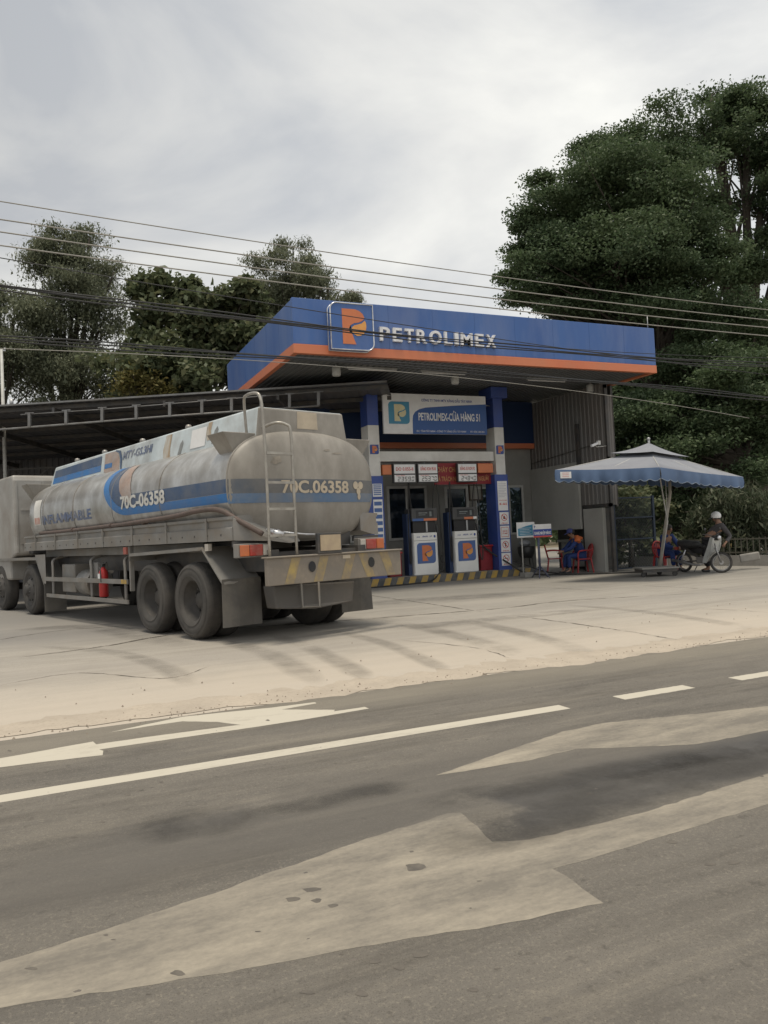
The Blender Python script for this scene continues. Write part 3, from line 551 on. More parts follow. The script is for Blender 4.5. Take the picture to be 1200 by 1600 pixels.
# raised letters, one object per letter
widths = {'P': .62, 'E': .56, 'T': .56, 'R': .64, 'O': .76, 'L': .5, 'I': .24, 'M': .78, 'X': .66}
word = 'PETROLIMEX'; tot = sum(widths[c] for c in word)+.13*9; x = 7.56; sc = (10.86-7.56)/tot
ordw = ['first', 'second', 'third', 'fourth', 'fifth', 'sixth', 'seventh', 'eighth', 'ninth', 'tenth']
for i, ch in enumerate(word):
    wd = widths[ch]*sc*.94; m = MB()
    for dy in (0, .06): text_decal(m, ch, plane_map((0, 16.82-.07+dy, 6.115), X, Z, 0), (x, 0, x+wd, .34), bold=.022)
    bm = text_bm(ch, .022); xs_ = [v.co.x for v in bm.verts]; mn, mxx = min(xs_), max(xs_)
    ed = [e_ for e_ in bm.edges if len(e_.link_faces) == 1]
    for e_ in ed:
        q = [(x+(v.co.x-mn)/(mxx-mn)*wd, v.co.y/.73*.34+6.115) for v in e_.verts]
        m.add([(q[0][0], 16.75, q[0][1]), (q[1][0], 16.75, q[1][1]), (q[1][0], 16.818, q[1][1]), (q[0][0], 16.818, q[0][1])], [(0, 1, 2, 3)])
    bm.free(); o = m.build('sign_letter', letter_m)
    tag(o, 'raised white letter %s, %s from the left in the name on the canopy front' % (ch, ordw[i]), 'letter', 'raised letters on the canopy front')
    x += widths[ch]*sc+.13*sc

# ================================================================== BUILDING
def wall_sheet(mb, x0, x1, z0, z1, y, th, ops, fmap=lambda a, b, c: (a, c, b)):
    """wall with real openings; ops=[(x0,x1,z0,z1)]; fmap(u, v, depth)->xyz"""
    us = sorted(set([x0, x1]+[o for q in ops for o in q[:2]])); vs_ = sorted(set([z0, z1]+[o for q in ops for o in q[2:]]))
    for i in range(len(us)-1):
        for j in range(len(vs_)-1):
            cu, cv = (us[i]+us[i+1])/2, (vs_[j]+vs_[j+1])/2
            if any(q[0] < cu < q[1] and q[2] < cv < q[3] for q in ops): continue
            for d in (y, y+th): mb.add([fmap(us[i], vs_[j], d), fmap(us[i+1], vs_[j], d), fmap(us[i+1], vs_[j+1], d), fmap(us[i], vs_[j+1], d)], [(0, 1, 2, 3)])
    for q in list(ops)+[(x0, x1, z0, z1)]:
        for (a, b, c, d) in ((q[0], q[2], q[1], q[2]), (q[0], q[3], q[1], q[3]), (q[0], q[2], q[0], q[3]), (q[1], q[2], q[1], q[3])):
            mb.add([fmap(a, b, y), fmap(c, d, y), fmap(c, d, y+th), fmap(a, b, y+th)], [(0, 1, 2, 3)])
    return mb
bld = thing('station_building', 'grey shop building with dark windows and a navy upper band under the canopy', 'building', (11, 24, 0))
YF = 22.0
wins = [(9.92, 11.28, 1.25, 2.92), (14.40, 14.98, 1.25, 2.88), (8.0, 9.3, 1.25, 2.9)]
door = (11.98, 12.80, 0.0, 2.88); side_door = (13.1, 13.75, .9, 2.85)
m = wall_sheet(MB(), 6.2, 15.4, 0, 4.15, YF, .16, wins+[door, side_door]); m.build('wall', wall_gray, bld)
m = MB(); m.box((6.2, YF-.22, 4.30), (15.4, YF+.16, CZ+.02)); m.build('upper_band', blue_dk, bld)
m = MB(); m.box((6.2, YF-.26, 4.13), (15.39, YF+.16, 4.30)); m.build('orange_band', orange, bld)
m = MB(); m.box((6.2, 27, 0), (15.4, 27.15, 5.6)); m.box((6.05, YF, 0), (6.2, 27.15, 5.6)); m.box((6.2, YF+.16, 4.14), (15.4, 27, 4.24)); m.build('rear_wall', wall_gray, bld)
def window(q, mull=True, low=None):
    x0, x1, z0, z1 = q; m = MB(); w_ = .055
    for a, b in (((x0-.02, YF-.035, z0-.02), (x0+w_, YF+.05, z1+.02)), ((x1-w_, YF-.035, z0-.02), (x1+.02, YF+.05, z1+.02)), ((x0+w_, YF-.035, z0-.02), (x1-w_, YF+.05, z0+w_)), ((x0+w_, YF-.035, z1-w_), (x1-w_, YF+.05, z1+.02))): m.box(a, b)
    xc = (x0+x1)/2
    if mull: m.box((xc-.05, YF-.02, z0+w_), (xc+.03, YF+.04, z1-w_))
    f = m.build('window', frame_m, bld, bevel=.004)
    MB().box((x0+w_, YF+.012, z0+w_), (x1-w_, YF+.02, z1-w_)).build('pane', glass, f)
    return f
for q, mm in zip(wins, (True, False, True)): window(q, mm)
# door with fanlight
x0, x1 = door[:2]; m = MB(); w_ = .06
m.box((x0-.03, YF-.04, 0), (x0+w_, YF+.06, 2.9)); m.box((x1-w_, YF-.04, 0), (x1+.03, YF+.06, 2.9)); m.box((x0+w_, YF-.04, 2.82), (x1-w_, YF+.06, 2.9)); m.box((x0+w_, YF-.04, 2.08), (x1-w_, YF+.06, 2.2))
f = m.build('door_frame', frame_m, bld, bevel=.004)
MB().box((x0+w_, YF+.01, 2.2), (x1-w_, YF+.02, 2.82)).build('fanlight', glass, f)
m = MB(); m.box((x0+w_, YF+.0, .03), (x1-w_, YF+.04, 2.08)); m.box((x0+.12, YF-.012, .9), (x1-.12, YF+.0, 1.9)); m.build('door', mat('dark_door', (.022, .026, .03), .25, (.04, .04, .045), 3.), bld, bevel=.004)
x0, x1, zz0, zz1 = side_door; m = MB()
m.box((x0, YF-.03, zz0), (x0+.05, YF+.05, zz1)); m.box((x1-.05, YF-.03, zz0), (x1, YF+.05, zz1)); m.box((x0+.05, YF-.03, zz1-.05), (x1-.05, YF+.05, zz1)); m.box((x0+.05, YF-.03, zz0), (x1-.05, YF+.05, zz0+.05))
f = m.build('window', frame_m, bld, bevel=.004); MB().box((x0+.05, YF+.01, zz0+.05), (x1-.05, YF+.02, zz1-.05)).build('pane', glass, f)
# lighter box low in the big window (a counter seen through it)
tag(MB().box((10.0, 22.5, 0.0), (11.0, 22.9, 1.75)).build('counter', wall_gray, bevel=.02), 'grey counter standing just behind the wide shop window', 'counter')
# frame on the wall
fr = thing('picture_frame', 'square wooden framed paper hanging on the grey wall right of the door', 'frame', (13.02, 21.97, 2.45))
m = MB(); x0, x1, z0_, z1_ = 12.86, 13.36, 2.42, 2.95
for a, b in (((x0, 21.95, z0_), (x0+.04, 21.99, z1_)), ((x1-.04, 21.95, z0_), (x1, 21.99, z1_)), ((x0+.04, 21.95, z0_), (x1-.04, 21.99, z0_+.04)), ((x0+.04, 21.95, z1_-.04), (x1-.04, 21.99, z1_))): m.box(a, b)
m.build('frame', mat('dark_wood', (.09, .06, .04), .6, (.06, .04, .03), 8.), fr); MB().box((x0+.04, 21.975, z0_+.04), (x1-.04, 21.985, z1_-.04)).build('paper', mat('old_paper', (.35, .34, .3), .7, (.28, .27, .24), 4.), fr)
# side wing: corrugated sheet above, pale board below, opening, grey post panel
wing = thing('side_wing', 'corrugated metal side wall with a pale lower board to the right of the shop', 'wall', (15.4, 20, 0))
def corrugated(mb, x, y0, y1, z0, z1f, pitch=.19, d=.018, ax='y'):
    y = y0; pr = []
    while y < y1: pr += [(y, 0), (y+pitch*.55, 0), (y+pitch*.65, d), (y+pitch*.9, d)]; y += pitch
    pr = [(min(a, y1), b) for a, b in pr]; n = len(pr)
    zl = z0 if callable(z0) else (lambda q: z0)
    if ax == 'y': vs = [(x-b, a, zl(a)) for a, b in pr]+[(x-b, a, z1f) for a, b in pr]
    else: vs = [(a, x-b, zl(a)) for a, b in pr]+[(a, x-b, z1f) for a, b in pr]
    mb.add(vs, [(i, i+1, n+i+1, n+i) for i in range(n-1)]); return mb
m = MB(); corrugated(m, 15.4, 18.15, 22.0, 3.40, 5.66); m.build('upper_sheet', corr_m, wing)
m = MB(); corrugated(m, 15.4, 18.15, 19.38, 2.05, 3.40); m.build('lower_sheet', corr_m, wing)
m = MB(); m.box((15.42, 18.1, 3.36), (15.5, 22, 3.44)); m.box((15.42, 18.1, 5.5), (15.5, 22, 5.6)); m.box((15.42, 18.1, 1.95), (15.5, 19.4, 2.05)); m.box((15.3, 19.33, 3.30), (15.395, 19.44, 4.6)); m.box((15.42, 18.1, 0), (15.52, 18.2, 5.6)); m.box((15.42, 19.36, 0), (15.52, 19.46, 3.36)); m.build('steel_frame', steel_dk, wing)
m = MB(); m.box((15.32, 19.42, 1.32), (15.4, 21.98, 3.42)); m.build('pale_board', wall_light, wing, bevel=.006)
m = MB(); m.box((15.3, 18.35, .0), (15.42, 19.25, 1.93)); m.build('door_panel', wall_light, wing, bevel=.01)
m = MB(); m.cyl((15.34, 18.3, 2.9), (15.34, 18.3, 3.05), .012, 6); m.tube([(15.33, 21.9, 3.62), (15.33, 20.5, 3.72), (15.33, 19.0, 3.83), (15.33, 18.4, 3.86)], .012, 6); m.build('cable_conduit', steel_dk, wing)
m = MB(); m.box((15.72, 18.2, 1.95), (15.8, 22, 5.6)); m.box((16.35, 19.3, 0), (16.42, 22, 1.95)); m.box((15.8, 19.3, 1.88), (16.35, 22, 1.95)); m.box((15.52, 19.3, 0), (16.35, 19.36, 1.88)); m.build('rear_wall', steel_dk, wing)  # dark panels round the opening put its deep shade into the colour
m = MB(); corrugated(m, 18.14, 15.5, 15.72, 2.0, 5.3, ax='x'); m.build('end_sheet', corr_m, wing)
# shelf window seen in the opening
tag(MB().box((15.85, 19.6, .9), (16.3, 21.4, .98)).box((15.95, 19.7, .1), (16.25, 21.3, .9)).build('work_bench', wall_light, bevel=.01), 'pale work bench in the dark opening behind the seated worker', 'bench')
cc = thing('security_camera', 'small white security camera on the corrugated wall above the parasol', 'camera', (15.25, 18.35, 3.75))
q = PY(930, 694, 18.0)
m = MB(); m.bar(q+Vector((-.16, -.02, -.06)), q+Vector((.08, .0, .03)), .075, .07); m.build('camera_body', white_clean, cc, bevel=.01)
m = MB(); m.bar(q+Vector((.12, .0, -.02)), q+Vector((.12, .0, .1)), .09, .09); m.tube([q+Vector((.0, 0, -.02)), q+Vector((.05, .02, -.07)), q+Vector((.14, .1, -.07)), (15.42, 18.15, q.z-.03)], .012, 6); m.build('bracket', white, cc)
# mesh gate
gt = thing('mesh_gate', 'dark blue framed wire mesh gate beside the grey post panel', 'gate', (16.8, 18.4, 0))
gx0, gx1 = 15.62, 17.15; gm = mat('dark_blue_steel', (.012, .025, .05), .6, (.018, .03, .05), 4.)
m = MB()
for x_ in (gx0, gx1): m.box((x_-.035, 18.2, .03), (x_+.035, 18.27, 2.25))
for z_ in (.08, .95, 1.6, 2.2): m.box((gx0+.035, 18.215, z_-.02), (gx1-.035, 18.255, z_+.02))
m.build('gate_frame', gm, gt)
m = MB(); k = gx0
wire_m = mat('mesh_wire', (.07, .09, .1), .5, (.1, .11, .12), 5., metal=.5)
for d in (1, -1):
    for i in range(-24, 20):
        x0_ = gx0+i*.1; a = Vector((x0_, 18.235, .08)); b = Vector((x0_+2.1, 18.235, 2.18))
        if d < 0: a, b = Vector((x0_, 18.24, 2.18)), Vector((x0_+2.1, 18.24, .08))
        t0 = max(0, (gx0-a.x)/2.1); t1 = min(1, (gx1-a.x)/2.1)
        if t1 > t0: m.bar(a.lerp(b, t0), a.lerp(b, t1), .006)
m.build('wire_mesh', wire_m, gt)
tag(MB().cyl((17.35, 18.0, 0), (17.35, 18.0, .95), .03, 8).cyl((17.35, 18, 0), (17.35, 18, .02), .09, 10).build('bollard', galv), 'thin grey metal post standing right of the mesh gate', 'post')

# beam between the columns, price signs, main sign
tag(MB().box((8.76, 19.82, 3.50), (12.53, 20.2, 3.79)).build('beam', white, bevel=.01), 'off-white boxed beam spanning between the two canopy columns', 'beam')
ms = thing('shop_sign', 'long white and blue shop sign with a teal P emblem hung between the columns', 'sign', (10.55, 19.7, 4.27))
sx0, sx1, sz0, sz1 = 8.86, 12.24, 4.275, 5.43; W_, HH = sx1-sx0, sz1-sz0
m = MB(); m.box((sx0, 19.66, sz0), (sx1, 19.74, sz1)); m.build('sign_panel', white_clean, ms, bevel=.004)
pmap = plane_map((sx0, 19.66, sz0), X, Z, .003); pmap2 = plane_map((sx0, 19.66, sz0), X, Z, .006)
bp_ = [(.90, 0), (W_, 0), (W_, HH*.79), (2.4, HH*.74), (1.35, HH*.665), (1.14, HH*.62), (1.0, HH*.55), (.93, HH*.46), (.91, HH*.35)]
m = MB(); poly_decal(m, bp_, pmap); m.build('blue_field', signblue, ms)
emblem(ms, (sx0+.16, 19.66, sz0+.28), X*.66, Z*.64, teal, cream, cream, .003)
m = MB(); text_decal(m, 'PETROLIMEX-CỬA HÀNG 51', pmap2, (1.1, .40, 3.15, .62), .03); m.build('name_lettering', letter_m, ms); m = MB(); text_decal(m, 'ĐC: TỈNH TÂY NINH - CÔNG TY XĂNG DẦU TÂY NINH', pmap2, (1.02, .055, 2.65, .11), .01); m.build('address_lettering', letter_m, ms); m = MB(); text_decal(m, 'ĐT: 0276 3 822 851', pmap2, (2.80, .055, 3.28, .11), .01); m.build('phone_lettering', letter_m, ms)
m = MB(); text_decal(m, 'CÔNG TY TNHH MTV XĂNG DẦU TÂY NINH', pmap, (1.22, .945, 2.9, 1.02), .02); m.build('navy_lettering', bluetext, ms)
m = MB(); m.tube([(8.70, 19.95, 5.3), (8.9, 19.76, 5.3)], .015, 6); m.tube([(12.2, 19.76, 5.18), (12.6, 19.95, 5.2)], .015, 6); m.build('bracket', galv, ms)
def price_sign(px, grade, price, label):
    x0_, x1_ = PY(px[0], 740, 19.75).x, PY(px[1], 740, 19.75).x; z0_, z1_ = 2.90, 3.40; zm = 3.12
    t_ = thing('price_sign', label, 'sign', ((x0_+x1_)/2, 19.7, z0_), 0, 'fuel price signs under the beam')
    MB().box((x0_-.03, 19.70, z0_-.03), (x1_+.03, 19.80, z1_+.03)).build('case', blackp, t_, bevel=.004)
    m = MB(); m.box((x0_, 19.69, zm+.02), (x1_, 19.699, z1_)); m.box((x0_, 19.69, z0_), (x1_, 19.699, zm-.02)); f_ = m.build('face', white_clean, t_)
    pm = plane_map((x0_, 19.69, z0_), X, Z, .003); w2 = x1_-x0_
    m = MB(); text_decal(m, grade, pm, (.05, .325, w2-.05, .42), .02); text_decal(m, 'GIÁ BÁN', pm, (.05, .165, .32, .195), .01); m.build('red_lettering', redtext, t_)
    m = MB(); seven(m, price, w2*.14, .018, w2*.84, .13, pm); m.build('digits', blacktext, t_)
    MB().cyl(((x0_+x1_)/2, 19.9, z1_), ((x0_+x1_)/2, 19.9, 3.52), .015, 6).build('hanger', galv, t_)
price_sign((615, 647), 'DO 0.05S-II', '23590', 'white hanging price sign reading 23590, leftmost of the three')
price_sign((653, 682), 'XĂNG RON 95-III', '25370', 'white hanging price sign reading 25370, left of the red banner')
price_sign((715, 743), 'XĂNG E5 RON 92', '24840', 'white hanging price sign reading 24840, in front of the red banner')
tag(MB().box((8.80, 19.76, 3.12), (9.08, 19.9, 3.40)).build('light_box', orange2, bevel=.01), 'small orange box under the beam, left of the 23590 price sign', 'box')
tag(MB().box((11.90, 19.72, 3.14), (12.42, 19.9, 3.42)).build('light_box', orange2, bevel=.01), 'small orange box under the beam, right of the 24840 price sign', 'box')
bn = thing('banner', 'dark red banner with dull gold lettering below the white beam', 'banner', (11.4, 19.95, 2.9))
m = MB(); m.box((10.52, 19.92, 2.82), (12.45, 19.94, 3.46)); m.build('cloth', red_dk, bn)
m = MB(); pm = plane_map((10.52, 19.92, 2.82), X, Z, .003); text_decal(m, 'CHÁY CHỮA CHÁY', pm, (.08, .37, 1.3, .52), .02); text_decal(m, 'LÀ TRÁCH NHIỆM CỦA MỌI NGƯỜI', pm, (.08, .1, 1.85, .24), .02); m.build('lettering', goldtext, bn)

# kerbed pump island with hazard stripes
isl = thing('pump_island', 'low concrete pump island with a yellow and black striped kerb', 'kerb', (10.4, 20.3, 0))
ix0, ix1, iy0, iy1, iz = 7.4, 13.75, 19.55, 20.75, .21
m = MB(); m.prism(rr(0, 0, ix1-ix0, iy1-iy0, .18), (ix0, iy0, iz), X, Y, iz+.02); m.build('slab', isl_m, isl)
m = MB(); m2 = MB(); k = ix0+.2; i = 0
while k < ix1-.25:
    q = [(k, 0), (k+.19, 0), (k+.27, iz-.004), (k+.08, iz-.004)]
    (m if i % 2 else m2).prism([(a-ix0, b) for a, b in q], (ix0, iy0-.004, .003), X, Z, .003)
    (m if i % 2 else m2).prism([(k+.08-ix0, 0), (k+.27-ix0, 0), (k+.27-ix0, .07), (k+.08-ix0, .07)], (ix0, iy0-.003, iz+.003), X, Y, .002)
    k += .193; i += 1
m.build('yellow_stripes', kerb_y, isl); m2.build('black_stripes', kerb_b, isl)

# ================================================================== FUEL DISPENSERS
def dispenser(x0, label, blue_left):
    d = thing('fuel_dispenser', label, 'fuel pump', (x0+.4, 20.1, iz), 0, 'fuel dispensers on the island')
    y0, y1, x1 = 19.9, 20.35, x0+.79
    m = MB(); m.box((x0, y0, iz), (x1, y1, 1.43)); b = m.build('cabinet', mat('enamel_white', (.82, .82, .80), .35, (.76, .76, .74), 3.), d, bevel=.018)
    m = MB(); m.box((x0+.03, y0+.04, 1.43), (x1-.03, y1-.04, 1.77)); m.build('pump_bay', mat('bay_black', (.012, .012, .014), .5, (.02, .02, .022), 4.), d)
    m = MB(); m.box((x0-.02, y0-.02, 1.77), (x1+.02, y1, 2.14)); h_ = m.build('head', mat('head_grey', (.055, .057, .06), .4, (.08, .08, .08), 4.), d, bevel=.015)
    m = MB(); m.box((x0+.12, y0-.028, 1.86), (x1-.1, y0-.02, 2.08)); dsp = m.build('display', mat('display_dark', (.02, .022, .026), .15, (.03, .03, .03), 4.), h_)
    m = MB()
    for (a, b_, c, e_) in ((.2, 1.99, .48, 2.02), (.2, 1.94, .42, 1.96), (.55, 1.9, .62, 2.04)): m.box((x0+a, y0-.032, b_), (x0+c, y0-.028, e_))
    m.build('readout', mat('readout_grey', (.2, .22, .22), .4, (.15, .17, .17), 10.), dsp)
    m = MB(); m.box((x0+.36, y0-.026, 1.775), (x1, y0-.02, 1.845)); m.build('red_strip', orange, h_)
    if blue_left: m = MB(); m.box((x0+.0, y0-.026, 1.775), (x0+.355, y0-.02, 1.845)); m.build('blue_strip', blue, h_)
    else: m = MB(); m.box((x1-.12, y0-.03, 1.775), (x1-.0, y0-.026, 1.85)); m.build('label_plate', white_clean, h_)
    m = MB(); m.box((x0+.44, y0+.01, 1.45), (x0+.49, y0+.035, 1.75)); m.build('pillar', galv, d)
    m = MB(); m.box((x0+.02, y0-.004, 1.2), (x1-.02, y0+.0, 1.215)); m.box((x0+.012, y0-.006, .27), (x0+.02, y0, 1.42)); m.build('seam', alu, b)
    emblem(b, (x0+.11, y0, .54), X*.60, Z*.60, blue, orange2, flame, .004)
    m = MB(); pm = plane_map((x0, y0, 1.24), X, Z, .004)
    text_decal(m, 'DO 0.05S', pm, (.12, .06, .22, .09), .03); text_decal(m, 'XĂNG DẦU', pm, (.3, .06, .48, .1), .03); text_decal(m, 'LOT', pm, (.54, .06, .62, .1), .03); poly_decal(m, rr(.67, .04, .73, .11, .02), pm); m.build('small_print', bluetext, b)
    # hoses: overhead loop from a mast, nozzle parked on the side
    m = MB(); m.cyl((x0+.1, 20.2, 2.1), (x0+.1, 20.2, 2.9), .018, 8); m.build('hose_mast', steel_dk, d)
    m = MB(); m.tube(smooth([(x1-.06, y0+.1, 2.1), (x1-.02, y0+.08, 2.6), (x1+.06, y0+.05, 2.92), (x1+.1, y0+.0, 2.5), (x1+.11, y0-.03, 1.6), (x1+.14, y0-.05, .9), (x1+.1, y0-.06, .55), (x1+.02, y0-.05, .8), (x1+.03, y0+.02, 1.35)], 8), .017, 8); m.build('hose', black, d)
    m = MB(); m.tube(smooth([(x0+.06, y0+.1, 2.1), (x0-.02, y0+.06, 2.5), (x0-.05, y0+.02, 2.9), (x0-.10, y0+.0, 2.4), (x0-.12, y0+.02, 1.4), (x0-.1, y0+.05, .7), (x0-.06, y0+.06, .6), (x0-.05, y0+.06, 1.3)], 8), .017, 8); m.build('hose', black, d)
    m = MB(); m.bar((x1+.03, y0+.02, 1.35), (x1+.02, y0+.06, 1.62), .05, .04); m.bar((x1+.02, y0+.06, 1.62), (x1-.05, y0+.1, 1.70), .03); m.build('nozzle', blackp, d)
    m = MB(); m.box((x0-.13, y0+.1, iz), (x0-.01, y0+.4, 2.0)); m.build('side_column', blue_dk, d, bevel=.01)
    return d
dispenser(9.72, 'white fuel dispenser left of the other one, nearer the tanker bumper', True)
dispenser(11.07, 'white fuel dispenser right of the other one, nearer the right column', False)
# hose trailing over the kerb from the left dispenser
tag(MB().tube(smooth([(10.60, 19.86, .75), (10.62, 19.82, .42), (10.35, 19.60, .24), (10.0, 19.45, .05), (9.4, 19.35, .025), (8.6, 19.2, .022), (7.6, 19.1, .022), (6.4, 19.3, .022)], 8), .02, 8).build('fuel_hose', black), 'black hose looping down over the striped kerb towards the tanker', 'hose')
tag(MB().tube(smooth([(12.05, 20.0, 1.0), (12.3, 19.9, .75), (12.7, 19.62, .42), (13.05, 19.3, .12), (13.5, 18.9, .03), (14.2, 18.1, .03), (15.0, 17.4, .03), (15.7, 17.0, .03), (16.6, 16.6, .03)], 10), .026, 8).build('fuel_hose', black), 'black hose running from the right dispenser along the concrete to the parasol cart', 'hose')
tag(MB().tube(smooth([(12.9, 19.62, .45), (13.2, 19.4, .32), (13.6, 19.1, .12), (14.0, 18.5, .03), (14.6, 17.8, .03)], 10), .02, 8).build('fuel_hose', black), 'thinner black hose beside the right column base, above the longer hose', 'hose')
# red fire boxes
def redbox(x0, y0, x1, y1, h, label, cat):
    t_ = thing('sand_box', label, cat, ((x0+x1)/2, (y0+y1)/2, iz)); MB().box((x0, y0, iz), (x1, y1, h-.06)).build('box', red_dk, t_, bevel=.02)
    m = MB(); m.box((x0-.03, y0-.03, h-.06), (x1+.03, y1+.03, h)); m.build('lid', red_m, t_, bevel=.02)
    m = MB(); m.cyl((x0+.1, y0-.05, h-.15), (x1-.1, y0-.05, h-.15), .012, 6); m.build('handle', steel_dk, t_)
redbox(12.0, 20.0, 12.42, 20.5, .98, 'dark red sand box between the right dispenser and the right column', 'box')
redbox(9.0, 20.05, 9.4, 20.5, .92, 'dark red sand box between the left column and the left dispenser', 'box')
# notices on the columns
def notice(x0, x1, z0, z1, y, label, kind, nm='notice'):
    t_ = thing(nm, label, 'notice', ((x0+x1)/2, y, z0)); MB().box((x0, y-.006, z0), (x1, y, z1)).build('sheet', white_clean, t_)
    pm = plane_map((x0, y-.006, z0), X, Z, .002); w2, h2 = x1-x0, z1-z0; cx, cy, r = w2/2, h2*.58, min(w2, h2)*.34
    def ring(mb, r0, r1, n=20): mb.add([pm(cx+(r0 if j else r1)*cos(2*pi*i/n), cy+(r0 if j else r1)*sin(2*pi*i/n)) for i in range(n) for j in (0, 1)], [(2*i, 2*((i+1) % n), 2*((i+1) % n)+1, 2*i+1) for i in range(n)])
    m = MB(); m2 = MB()
    if kind == 'paper':
        for i in range(9): poly_decal(m2, [(w2*.1, h2*(.9-i*.055)), (w2*(.9-.2*(i % 3 == 2)), h2*(.9-i*.055)), (w2*(.9-.2*(i % 3 == 2)), h2*(.915-i*.055)), (w2*.1, h2*(.915-i*.055))], pm)
        m2.build('small_print', mat('faint_print', (.4, .42, .48), .7, (.5, .5, .55), 6.), t_)
        text_decal(m, 'ĐƯỜNG DÂY NÓNG', pm, (w2*.1, h2*.33, w2*.9, h2*.36), .02); text_decal(m, '05 - 0612', pm, (w2*.12, h2*.19, w2*.88, h2*.26), .04); m.build('red_print', redtext, t_)
    elif kind == 'bars':
        for i in range(6): poly_decal(m2, [(w2*.08, h2*(.86-i*.15)), (w2*.92, h2*(.86-i*.15)), (w2*.92, h2*(.95-i*.15)), (w2*.08, h2*(.95-i*.15))], pm)
        m2.build('blue_print', blue, t_)
    else:
        if kind == 'stop':
            for a in ((w2*.1, h2*.12, w2*.9, h2*.15), (w2*.1, h2*.85, w2*.9, h2*.88), (w2*.1, h2*.15, w2*.13, h2*.85), (w2*.87, h2*.15, w2*.9, h2*.85)): poly_decal(m, [(a[0], a[1]), (a[2], a[1]), (a[2], a[3]), (a[0], a[3])], pm)
            text_decal(m, 'DỪNG XE', pm, (w2*.25, h2*.52, w2*.75, h2*.62), .03); text_decal(m, 'TẮT MÁY', pm, (w2*.2, h2*.34, w2*.8, h2*.44), .03)
        else:
            ring(m, r, r*.84); poly_decal(m, [(cx-r*.7, cy+r*.55), (cx-r*.55, cy+r*.7), (cx+r*.7, cy-r*.55), (cx+r*.55, cy-r*.7)], pm)
            text_decal(m, {'flame': 'CẤM LỬA', 'phone': 'CẤM ĐIỆN THOẠI', 'smoke': 'CẤM HÚT THUỐC'}[kind], pm, (w2*.15, h2*.06, w2*.85, h2*.14), .03)
            p3 = plane_map((x0, y-.006, z0), X, Z, .0012)
            if kind == 'flame': poly_decal(m2, [(cx-r*.3, cy-r*.5), (cx+r*.3, cy-r*.5), (cx+r*.35, cy), (cx, cy+r*.55), (cx-r*.1, cy+r*.1), (cx-r*.35, cy+.1*r)], p3)
            elif kind == 'phone': poly_decal(m2, rr(cx-r*.2, cy-r*.55, cx+r*.2, cy+r*.55, r*.08), p3)
            else: poly_decal(m2, [(cx-r*.6, cy-r*.1), (cx+r*.6, cy-r*.1), (cx+r*.6, cy+r*.08), (cx-r*.6, cy+r*.08)], p3)
            m2.build('black_print', blacktext, t_)
        m.build('red_print', redtext, t_)
yN = 19.697
notice(12.52, 12.86, 1.99, 2.88, yN, 'tall white printed notice at the top of the right column', 'paper')
for z0_, z1_, kd, lb in ((1.57, 1.94, 'flame', 'square no open flame notice, just below the tall printed notice'), (1.15, 1.53, 'stop', 'square white notice with red lines of text on the right column'), (.74, 1.12, 'phone', 'square no phones notice, second from the bottom of the right column'), (.33, .71, 'smoke', 'square no smoking notice, lowest on the right column')):
    notice(12.545, 12.865, z0_, z1_, yN, lb, kd)
notice(8.44, 8.72, 2.5, 2.86, yN, 'blue and white notice at the top of the left column', 'bars'); notice(8.44, 8.72, 1.2, 2.42, yN, 'tall blue lined notice on the left column below the top one', 'bars')

# ================================================================== TANKER TRUCK
TA = radians(107.0); O = G(300, 1000); fT = Vector((cos(TA), sin(TA), 0)); rT = Vector((sin(TA), -cos(TA), 0))
TM = Matrix([[fT.x, rT.x, 0, O.x], [fT.y, rT.y, 0, O.y], [0, 0, 1, 0], [0, 0, 0, 1]])     # (s forward, t right, z up)
def T(s, t, z): return TM @ Vector((s, t, z))
trk = thing('tanker_truck', 'dusty grey fuel tanker truck with blue side stripes parked on the forecourt', 'truck', T(3.8, 1.3, 0), TA)
TC, TB, TZ, TN, TAW = 1.30, .80, 2.19, 2.55, 1.29
TS0, TS1 = -1.18, 7.62
def TMB(): return MB(TM)
def ring_pt(a, k=1): c, s_ = cos(a), sin(a); return (TC+k*TAW*(abs(c)**(2/TN))*(1 if c > 0 else -1), TZ+k*TB*(abs(s_)**(2/TN))*(1 if s_ > 0 else -1))
m = TMB(); n = 64; rings = []
for j in range(10): th = pi/2*(1-j/10.); rings.append((TS0-.21*sin(th), max(cos(th), .001)))
rings += [(TS0+(TS1-TS0)*j/30., 1) for j in range(31)]
for j in range(1, 11): th = pi/2*j/10.; rings.append((TS1+.28*sin(th), max(cos(th), .001)))
vs = []
for s_, k in rings:
    for i in range(n): t_, z_ = ring_pt(2*pi*i/n, k); vs.append((s_, t_, z_))
m.add(vs, [(a*n+i, a*n+(i+1) % n, (a+1)*n+(i+1) % n, (a+1)*n+i) for a in range(len(rings)-1) for i in range(n)], True)
tank = m.build('tank', tank_m, trk)
tank.data.materials.append(truck_dusty)                 # the dust-coated rear head
for p in tank.data.polygons:
    if p.index//n < 10: p.material_index = 1
